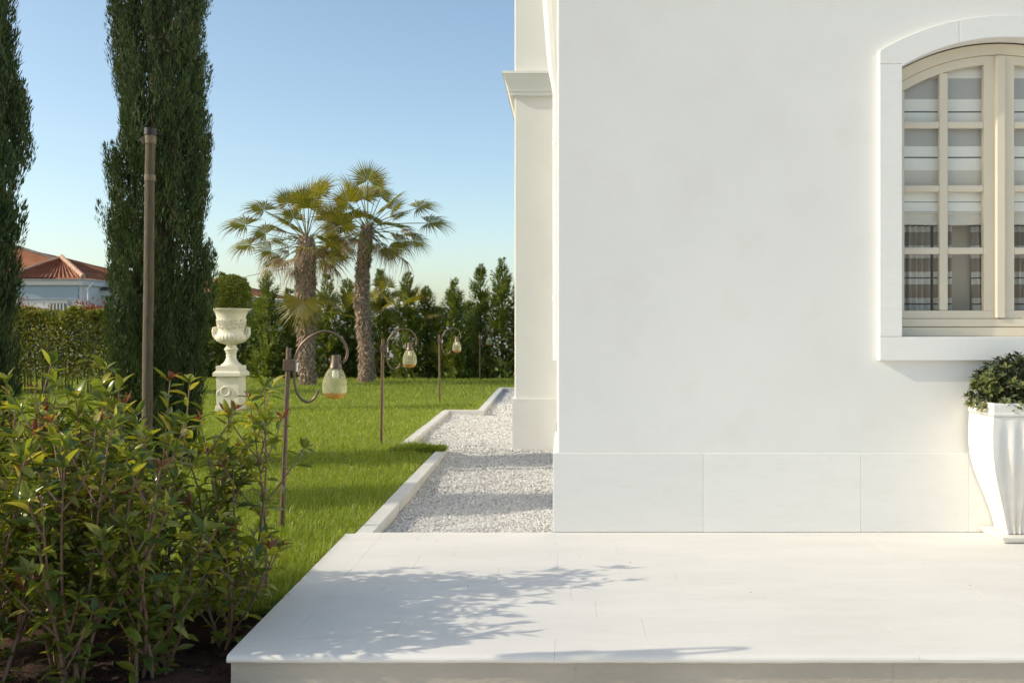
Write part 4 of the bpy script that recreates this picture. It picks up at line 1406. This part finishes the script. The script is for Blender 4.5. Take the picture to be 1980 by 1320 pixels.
con = [  # photo x of the tip, photo y of the tip, depth, label
    (430, 528, 26.2, 'conifer rising behind the clipped box ball'),
    (470, 540, 25.6, 'conifer just right of the clipped box ball'),
    (519, 527, 24.9, 'slender conifer with a bare pointed tip left of the left palm trunk'),
    (560, 560, 25.3, 'low conifer directly behind the left palm trunk'),
    (632, 530, 25.0, 'bushy conifer between the two palm trunks, nearer the left one'),
    (672, 542, 25.6, 'conifer between the two palm trunks, nearer the right one'),
    (735, 522, 25.2, 'tall conifer immediately right of the curved palm trunk'),
    (788, 528, 24.8, 'conifer behind the second hook lamp'),
    (826, 556, 25.2, 'lower conifer left of the third hook lamp'),
    (879, 540, 24.7, 'conifer behind the third hook lamp'),
    (929, 514, 25.0, 'tall feathery conifer behind the farthest hook lamp'),
    (971, 499, 24.8, 'tallest conifer, next to the house wall'),
    (1010, 520, 25.0, 'conifer mostly hidden by the house wall'),
    (596, 572, 26.2, 'conifer deep in the hedge behind the hanging fan leaf'),
    (700, 560, 26.4, 'conifer deep in the hedge behind the curved palm trunk'),
    (500, 580, 26.4, 'small conifer deep in the hedge right of the urn'),
    (850, 596, 26.2, 'small conifer deep in the hedge between two hook lamps'),
    (905, 585, 26.2, 'conifer deep in the hedge left of the farthest lamp'),
    (395, 560, 25.5, 'conifer at the back between cypress and urn'),
    (350, 570, 25.3, 'conifer hidden at the back behind the tall cypress'),
]
for i, (px, py, y, lab) in enumerate(con):
    p = at(px, py, y)
    conifer(p.x, y, p.z + .05, .52 + .06 * (i % 3), 100 + i, lab)

# ------------------------------------------------------------------ red-tipped hedge at the back left
def back_hedge():
    x0, x1, y0, y1, h = -13.5, -7.6, 18.6, 19.5, 1.56
    t = thing('photinia_hedge', 'clipped green hedge with red young tips in front of the villa', 'hedge', ((x0 + x1) / 2, 19.0, -.03))
    g = np.random.default_rng(77)
    n = 55000
    W = x1 - x0; Dp = y1 - y0
    x = g.uniform(-W / 2, W / 2, n); z = h * (.16 + .84 * g.uniform(0, 1, n) ** .75)
    y = -Dp / 2 + np.abs(g.normal(0, .30, n)) + .05 * np.sin(x * 4) * np.cos(z * 5)
    topm = g.uniform(0, 1, n) < .3
    y = np.where(topm, g.uniform(-Dp / 2, Dp / 2, n), y); z = np.where(topm, h - np.abs(g.normal(0, .06, n)), z)
    z = z + np.where(z > h * .9, .06 * np.sin(x * 5.3) + .05 * np.sin(x * 11), 0)
    P = np.stack([x, y, z], 1)
    D = rand_unit(n, g) + np.array([0, -.5, .5]); N = rand_unit(n, g) * .7 + np.array([-.3, -.5, .7])
    v, f = leaf_arrays(P, D, N, g.uniform(.05, .09, n), g.uniform(.024, .04, n), .12, .1)
    tag(tri_mesh('foliage', v, f, M['hedge'], t), kind='stuff')
    n = 900
    cx = g.uniform(-W / 2, W / 2, 46); hh = g.uniform(.05, .32, 46) * np.where(g.uniform(0, 1, 46) < .5, .5, 1)
    c = g.integers(0, 46, n); u = g.uniform(0, 1, n)
    P = np.stack([cx[c] + g.normal(0, .03, n), g.normal(-.1, .16, n), h + .02 + hh[c] * u], 1)
    D = np.stack([g.normal(0, 1, n), g.normal(0, .6, n), g.uniform(.2, 1.3, n)], 1)
    v, f = leaf_arrays(P, D, rand_unit(n, g) + np.array([0, -.5, .5]), g.uniform(.05, .10, n), g.uniform(.02, .034, n), .12, .1)
    tag(tri_mesh('young_shoots', v, f, M['hedgered'], t), kind='stuff')
    st = MB()
    for k in range(110):
        a = g.uniform(-W / 2, W / 2); b = g.uniform(-.3, .2)
        st.tube([(a, b, -.05), (a + g.normal(0, .03), b, h * .4), (a + g.normal(0, .1), b + g.normal(0, .1), h * .9)], [.016, .012, .006], 5)
    tag(st.build('stems', M['twig'], t, world_coords=False), kind='stuff')


back_hedge()

# ------------------------------------------------------------------ villas far behind
def roof_facet(mb, p00, p10, p11, p01, ncol, amp=.05):
    """corrugated tile facet: p00-p10 eave, p01-p11 top; columns run from eave to top"""
    p00, p10, p11, p01 = map(Vector, (p00, p10, p11, p01))
    nrm = (p10 - p00).cross(p01 - p00)
    if nrm.length < 1e-6: nrm = (p10 - p00).cross(p11 - p00)
    nrm.normalize()
    if nrm.z < 0: nrm = -nrm
    V = []; F = []
    steps = ncol * 4; rows = 7
    for j in range(rows + 1):
        t = j / rows
        for i in range(steps + 1):
            s = i / steps
            p = (p00.lerp(p10, s)).lerp(p01.lerp(p11, s), t)
            V.append(p + nrm * (amp * (.5 + .5 * math.cos(2 * math.pi * s * ncol)) + (.03 * (j % 2))))
    for j in range(rows):
        for i in range(steps):
            a = j * (steps + 1) + i
            F.append((a, a + 1, a + steps + 2, a + steps + 1))
    mb.add(V, F)


def villa():
    Y = 45.0
    v = thing('villa', 'villa with a blue-grey upper wall band and hipped terracotta roofs behind the hedge', 'house', (-26, Y, -.2))
    ez = at(0, 541, Y).z
    xr = at(158, 0, Y).x
    xl = -30.0
    b = MB(); b.box(xl, xr, Y, Y + 6, -.2, ez - .25); b.build('wall', M['hwall'], v)
    p = MB(); p.box(xl, at(152, 0, Y).x, Y - .06, Y - .003, at(0, 579, Y).z, at(0, 553, Y).z); p.build('wall_band', M['hblue'], v)  # blue-grey band across the upper wall
    e = MB()
    e.box(xl, at(165, 0, Y).x, Y - .16, Y + 6.2, ez - .25, ez - .02)
    e.box(xl, at(168, 0, Y).x, Y - .28, Y + 6.3, ez - .019, ez + .04)
    e.build('eave', M['hwall'], v, bevel=.03)
    # hip roof in front
    a = Vector((at(16, 0, Y).x, Y - .35, ez + .05)); c = Vector((at(168, 0, Y).x, Y - .35, ez + .05)); d = Vector((c.x, Y + 4.2, ez + .05))
    ap = at(119, 500, Y + 2.0); ap2 = ap + Vector((0, .02, 0))
    r = MB(); roof_facet(r, a, c, ap, ap, 17, .07)
    roof_facet(r, c, d, ap2, ap2, 16, .07)
    roof_facet(r, Vector((a.x, Y + 4.2, a.z)), a, ap2, ap2, 12, .07)
    rf = r.build('roof', M['roof'], v)
    h = MB()
    for k in range(11):
        q0 = c.lerp(ap, k / 11); q1 = c.lerp(ap, (k + 1) / 11 + .012)
        h.tube([q0 + Vector((0, 0, .07)), q1 + Vector((0, 0, .10))], [.12, .10], 8)
        q0 = a.lerp(ap, k / 11); q1 = a.lerp(ap, (k + 1) / 11 + .012)
        h.tube([q0 + Vector((0, 0, .07)), q1 + Vector((0, 0, .09))], [.08, .07], 8)
    ho = h.build('ridge_tiles', M['ridge'], None); ho.parent = rf; ho.location = (0, 0, 0)
    # larger roof behind
    Y2 = 52.0
    r2 = MB()
    e0 = at(-60, 545, Y2); e1 = at(236, 545, Y2); t1 = at(30, 479, Y2 + 4); t0 = at(-60, 479, Y2 + 4)
    roof_facet(r2, e0, e1, t1, t0, 44, .07)
    e2 = e1 + Vector((0, 9, 0)); roof_facet(r2, e1, e2, t1, t1, 20, .07)
    rb = r2.build('roof', M['roof'], v)
    h = MB()
    for k in range(16):
        q0 = e1.lerp(t1, k / 16); q1 = e1.lerp(t1, (k + 1) / 16 + .01)
        h.tube([q0 + Vector((0, 0, .06)), q1 + Vector((0, 0, .09))], [.10, .09], 8)
    ho = h.build('ridge_tiles', M['roofdark'], None); ho.parent = rb; ho.location = (0, 0, 0)
    b = MB(); b.box(e0.x, e1.x - .3, Y2 + .3, Y2 + 8, -.2, e1.z); b.build('wall', M['hwall'], v)
    # lower wing to the right
    Y3 = 47.0
    b = MB(); b.box(xr + .02, at(300, 0, Y3).x, Y3, Y3 + 4, -.2, at(0, 562, Y3).z); b.build('wall', M['hwall'], v)
    e = MB(); e.box(at(172, 0, Y3).x, at(302, 0, Y3).x, Y3 - .2, Y3 + 4.2, at(0, 572, Y3).z, at(0, 562, Y3).z); e.build('eave', M['hwall'], v, bevel=.02)
    r3 = MB(); roof_facet(r3, at(170, 561, Y3 - .3), at(302, 561, Y3 - .3), at(302, 543, Y3 + 2), at(176, 543, Y3 + 2), 22, .06); r3.build('roof', M['roofdark'], v)
    # window, shutters, pipe
    w = MB(); w.box(at(95, 0, Y).x, at(128, 0, Y).x, Y - .05, Y - .004, 1.3, at(0, 586, Y).z); wo = w.build('window', M['hwin'], v)
    for k in range(5):
        x = at(97 + k * 6.5, 0, Y).x
        s = MB(); s.box(x, x + .05, Y - .08, Y - .052, 1.3, at(0, 587, Y).z); so3 = s.build('slat', M['hwall'], None); so3.parent = wo
    q = MB(); q.box(at(131, 0, Y).x, at(136, 0, Y).x, Y - .07, Y - .004, 1.3, at(0, 582, Y).z); q.build('shutter', M['hblue'], v)
    dpx = at(173, 0, Y).x
    dq = MB(); dq.tube([(dpx + .25, Y - .1, at(0, 547, Y).z), (dpx, Y - .1, at(0, 557, Y).z), (dpx, Y - .1, -.2)], .05, 8); dq.build('downpipe', M['hwall'], v, smooth=True)


villa()


def villa2():
    Y = 50.0
    v = thing('distant_house', 'distant house whose red tiled roof shows behind the urn', 'house', (-18, Y, -.2))
    r = MB()
    e0 = at(300, 580, Y); e1 = at(499, 574, Y); t1 = at(418, 541, Y + 3); t0 = at(300, 535, Y + 3)
    roof_facet(r, e0, e1, t1, t0, 26, .07)
    roof_facet(r, e1, e1 + Vector((0, 7, 0)), t1, t1, 12, .07)
    r.build('roof', M['roof'], v)
    e = MB(); e.box(e0.x, e1.x - .05, Y + .05, Y + 7, at(0, 581, Y).z, at(0, 575, Y).z); e.build('eave', M['hwall'], v)
    b = MB(); b.box(e0.x, e1.x - .5, Y + .4, Y + 6, -.2, at(0, 581, Y).z); b.build('wall', M['hwall'], v)
    w = MB(); w.box(at(440, 0, Y).x, at(465, 0, Y).x, Y + .35, Y + .398, .9, 2.0); w.build('window', M['hwin'], v)


villa2()
gw = MB(); gw.box(-9.5, 4.0, 40.0, 40.3, -.2, 1.95)
gw.box(-9.6, 4.1, 39.95, 40.35, 1.951, 2.05)
tag(gw.build('garden_wall', M['hwall'], bevel=.02), 'white garden wall glimpsed through gaps in the conifer hedge', 'wall')

# ------------------------------------------------------------------ foreground shrubs
LEAVES = [leaf_mesh('leaf', M['leafg'], 1, w, c, fo, tw) for w, c, fo, tw in
          ((.42, .16, .20, .2), (.36, .38, .26, -.3), (.46, .24, .12, .15), (.40, .06, .30, -.2), (.44, .50, .16, .4), (.35, -.10, .34, .1), (.38, .30, .38, .5))]
YOUNG = [leaf_mesh('young_leaf', M['leafr'], 1, .30, c, .3, t_) for c, t_ in ((.15, .2), (-.2, -.2), (.5, .4))]


def shrub(x, y, h, nstem, label, seed, dens=1.0, lean=(0, 0), red=.25, low=.12, spread=.30):
    base = Vector((x, y, -.135))
    t = thing('photinia_shrub', label, 'shrub', base, group='red-tipped shrubs in the bed beside the terrace')
    g = random.Random(seed)
    leaves = []
    for s in range(nstem):
        a = 2 * math.pi * s / nstem + g.uniform(-.5, .5)
        H = h * g.uniform(.72, 1.0) if s else h
        sp = spread * g.uniform(.4, 1.0)
        p0 = Vector((g.uniform(-.04, .04), g.uniform(-.04, .04), -.03))
        endp = Vector((math.cos(a) * sp + lean[0], math.sin(a) * sp + lean[1], H))
        pts = []
        bend = Vector((g.uniform(-.05, .05), g.uniform(-.05, .05), 0))
        for i in range(8):
            u = i / 7
            p = p0.lerp(endp, u); p.x = p0.x + (endp.x - p0.x) * u ** 1.25; p.y = p0.y + (endp.y - p0.y) * u ** 1.25
            pts.append(p + bend * math.sin(math.pi * u) + Vector((g.uniform(-.006, .006), g.uniform(-.006, .006), 0)))
        st = MB(); st.tube(pts, [.0085 - .0009 * i for i in range(8)], 6)
        runs = [(pts, low, 1.0)]
        for b in range(g.choice([2, 3, 4]) if low > .3 else g.choice([3, 4, 5])):
            u = g.uniform(.30 if low > .3 else .10, .85); k = int(u * 7); q0 = pts[k].lerp(pts[k + 1], u * 7 - k)
            ba = g.uniform(0, 2 * math.pi); bl = g.uniform(.14, .34) * (1.15 - u * .5)
            dv = Vector((math.cos(ba) * .7, math.sin(ba) * .7, .75)).normalized()
            bp = [q0 + dv * bl * v + Vector((0, 0, .06 * v * v)) for v in (0, .35, .7, 1)]
            st.tube(bp, [.005, .004, .0033, .0025], 5)
            runs.append((bp, .25, .8))
        st.build('stem', M['stem'], t, world_coords=False, smooth=True)
        for pl, start, k_ in runs:
            Ln = sum((pl[i + 1] - pl[i]).length for i in range(len(pl) - 1))
            n = max(4, int(Ln / .0245 * dens * (1 - start)))
            ph = g.uniform(0, 6)
            for i in range(n):
                u = start + (1 - start) * ((i + g.random()) / n)
                if u < .5 and low > .2 and g.random() > .45 + 1.2 * u: continue
                f_ = u * (len(pl) - 1); k = min(int(f_), len(pl) - 2)
                p = pl[k].lerp(pl[k + 1], f_ - k); ax = (pl[k + 1] - pl[k]).normalized()
                ph += 2.4
                o1 = ax.orthogonal().normalized(); o2 = ax.cross(o1)
                sd = o1 * math.cos(ph) + o2 * math.sin(ph)
                el = g.gauss(.32, .30)
                leaves.append((p, sd * math.cos(el) + ax * math.sin(el), ax, g.uniform(.050, .098), False))
            # whorl at the tip
            ax = (pl[-1] - pl[-2]).normalized(); o1 = ax.orthogonal().normalized(); o2 = ax.cross(o1)
            isred = g.random() < red * .6
            for i in range(g.choice([4, 5, 6])):
                ph += 2.4
                sd = o1 * math.cos(ph) + o2 * math.sin(ph)
                el = g.uniform(.5, 1.2)
                L = g.uniform(.035, .065) if isred else g.uniform(.05, .092)
                leaves.append((pl[-1] - ax * g.uniform(0, .02), sd * math.cos(el) + ax * math.sin(el), ax, L, isred))
    g.shuffle(leaves)
    leaves.sort(key=lambda q: q[4], reverse=True)
    for i, (p, d, ax, L, rd) in enumerate(leaves[:296]):
        me = g.choice(YOUNG) if rd else g.choice(LEAVES)
        o = bpy.data.objects.new('young_leaf' if rd else 'leaf', me); C.objects.link(o); o.parent = t
        nrm = ax * .8 + Vector((g.gauss(0, .4), g.gauss(0, .4), .6 + g.gauss(0, .3)))
        o.matrix_local = orient(p + d * .008, d, nrm, L)
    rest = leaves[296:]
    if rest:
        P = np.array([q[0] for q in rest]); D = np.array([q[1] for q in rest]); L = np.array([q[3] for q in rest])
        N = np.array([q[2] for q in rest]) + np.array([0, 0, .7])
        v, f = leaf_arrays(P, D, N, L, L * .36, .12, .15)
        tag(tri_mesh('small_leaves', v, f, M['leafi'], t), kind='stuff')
    return len(leaves)


sh = [
    (-1.455, 4.62, 1.10, 4, 'thin leggy shrub at the terrace edge, its tallest stem forked with a red tip', .8, (-.07, 0), .6, .32, .13),
    (-1.66, 4.60, .98, 4, 'airy shrub in front of the pedestal, next in from the terrace edge', .75, (0, 0), .4, .28, .20),
    (-1.95, 4.62, 1.14, 5, 'upright shrub with a bare flowering tip right of the wooden stake', .9, (0, 0), .4, .18, .24),
    (-2.28, 4.58, 1.20, 6, 'bushy shrub in front of the wooden stake', 1.0, (0, 0), .35, .15, .28),
    (-2.58, 4.60, 1.22, 7, 'bushy shrub under the hedge, back row near the left photo edge', 1.0, (0, 0), .3, .10, .30),
    (-2.88, 4.62, 1.15, 6, 'shrub in the back row cut by the left photo edge', 1.0, (0, 0), .3, .08, .30),
    (-1.80, 4.18, .98, 5, 'middle row shrub with a leaning stem, left of the bare soil patch', .85, (.02, 0), .35, .15, .26),
    (-2.12, 4.20, 1.06, 7, 'dense middle row shrub with many glossy leaves', 1.0, (0, 0), .3, .08, .30),
    (-2.44, 4.15, 1.04, 7, 'dense middle row shrub at the left photo edge', 1.1, (0, 0), .25, .12, .30),
    (-1.66, 3.90, .84, 4, 'low front row shrub on the bare soil beside the terrace corner', 1.0, (-.03, 0), .25, .04, .20),
    (-1.88, 3.78, 1.0, 6, 'front row shrub with large pale leaves near the bottom of the photo', 1.0, (0, 0), .25, .03, .25),
    (-2.16, 3.74, 1.0, 7, 'front row shrub in the bottom left corner of the photo', 1.1, (0, 0), .25, .02, .28),
    (-2.02, 3.98, .98, 6, 'leafy shrub filling the gap between front and middle row', 1.0, (0, 0), .3, .08, .28),
    (-1.50, 4.34, .42, 4, 'knee-high dark shrub where the lawn meets the soil by the terrace', .9, (0, 0), .3, .05, .22),
    (-1.64, 4.06, .50, 4, 'knee-high shrub on the bare soil patch', .9, (0, 0), .3, .05, .20),
    (-2.20, 4.42, 1.12, 6, 'leafy shrub just left of the wooden stake, second row', .95, (0, 0), .4, .12, .30),
    (-2.50, 4.40, 1.12, 6, 'leafy second row shrub below the clipped hedge', .95, (0, 0), .4, .12, .30),
    (-2.95, 4.05, .80, 5, 'shrub outside the left photo edge, middle row', .9, (0, 0), .2, .15, .30),
    (-3.30, 4.55, .80, 5, 'shrub outside the left photo edge, back row', .9, (0, 0), .2, .15, .30),
    (-2.62, 3.62, .70, 5, 'shrub outside the left photo edge, front row', .9, (0, 0), .2, .15, .30),
]
nl = []
for i, (x, y, h, ns, lab, de, le, rd, lo, sp) in enumerate(sh):
    nl.append(shrub(x, y, h, ns, lab, 40 + i, de, le, rd, lo, sp))
print('leaves per shrub', nl)

# ------------------------------------------------------------------ small dirt on the terrace, clods in the bed
deb = MB(); rg = random.Random(12)
spots = [(806, 1041), (845, 1044), (1074, 1050), (1066, 1072), (1704, 1093), (1785, 1089), (1120, 1076), (1219, 1087), (1876, 1131), (1452, 1145), (905, 1132)]
for (px, py) in spots:
    y = 1925 * EYE / (py - 632); x = (px - 1096) * y / 1925; s = rg.uniform(.002, .0045)
    deb.add([(x - s, y, .0006), (x, y - s, .0006), (x + s, y, .0006), (x, y + s, .0006), (x, y, s)], [(0, 1, 4), (1, 2, 4), (2, 3, 4), (3, 0, 4), (3, 2, 1, 0)])
tag(deb.build('terrace_crumbs', M['bit']), 'tiny dark crumbs scattered on the pale terrace', kind='stuff')
cl = MB()
for i in range(900):
    x = rg.uniform(-3.0, -1.33); y = rg.uniform(3.3, 4.6); s = rg.choice([.006, .008, .012, .018]) * rg.uniform(.7, 1.2)
    z = -.135 + s * .3
    oc = [(s, 0, 0), (-s, 0, 0), (0, s, 0), (0, -s, 0), (0, 0, s * .8), (0, 0, -s)]
    an = rg.uniform(0, 6); ca, sa = math.cos(an), math.sin(an)
    cl.add([(x + (a * ca - b * sa) * rg.uniform(.7, 1.2), y + (a * sa + b * ca) * rg.uniform(.7, 1.2), z + c_) for a, b, c_ in oc],
           [(0, 2, 4), (2, 1, 4), (1, 3, 4), (3, 0, 4), (2, 0, 5), (1, 2, 5), (3, 1, 5), (0, 3, 5)])
tag(cl.build('soil_clods', M['soil']), 'dark soil clods lying among the shrub stems', kind='stuff')
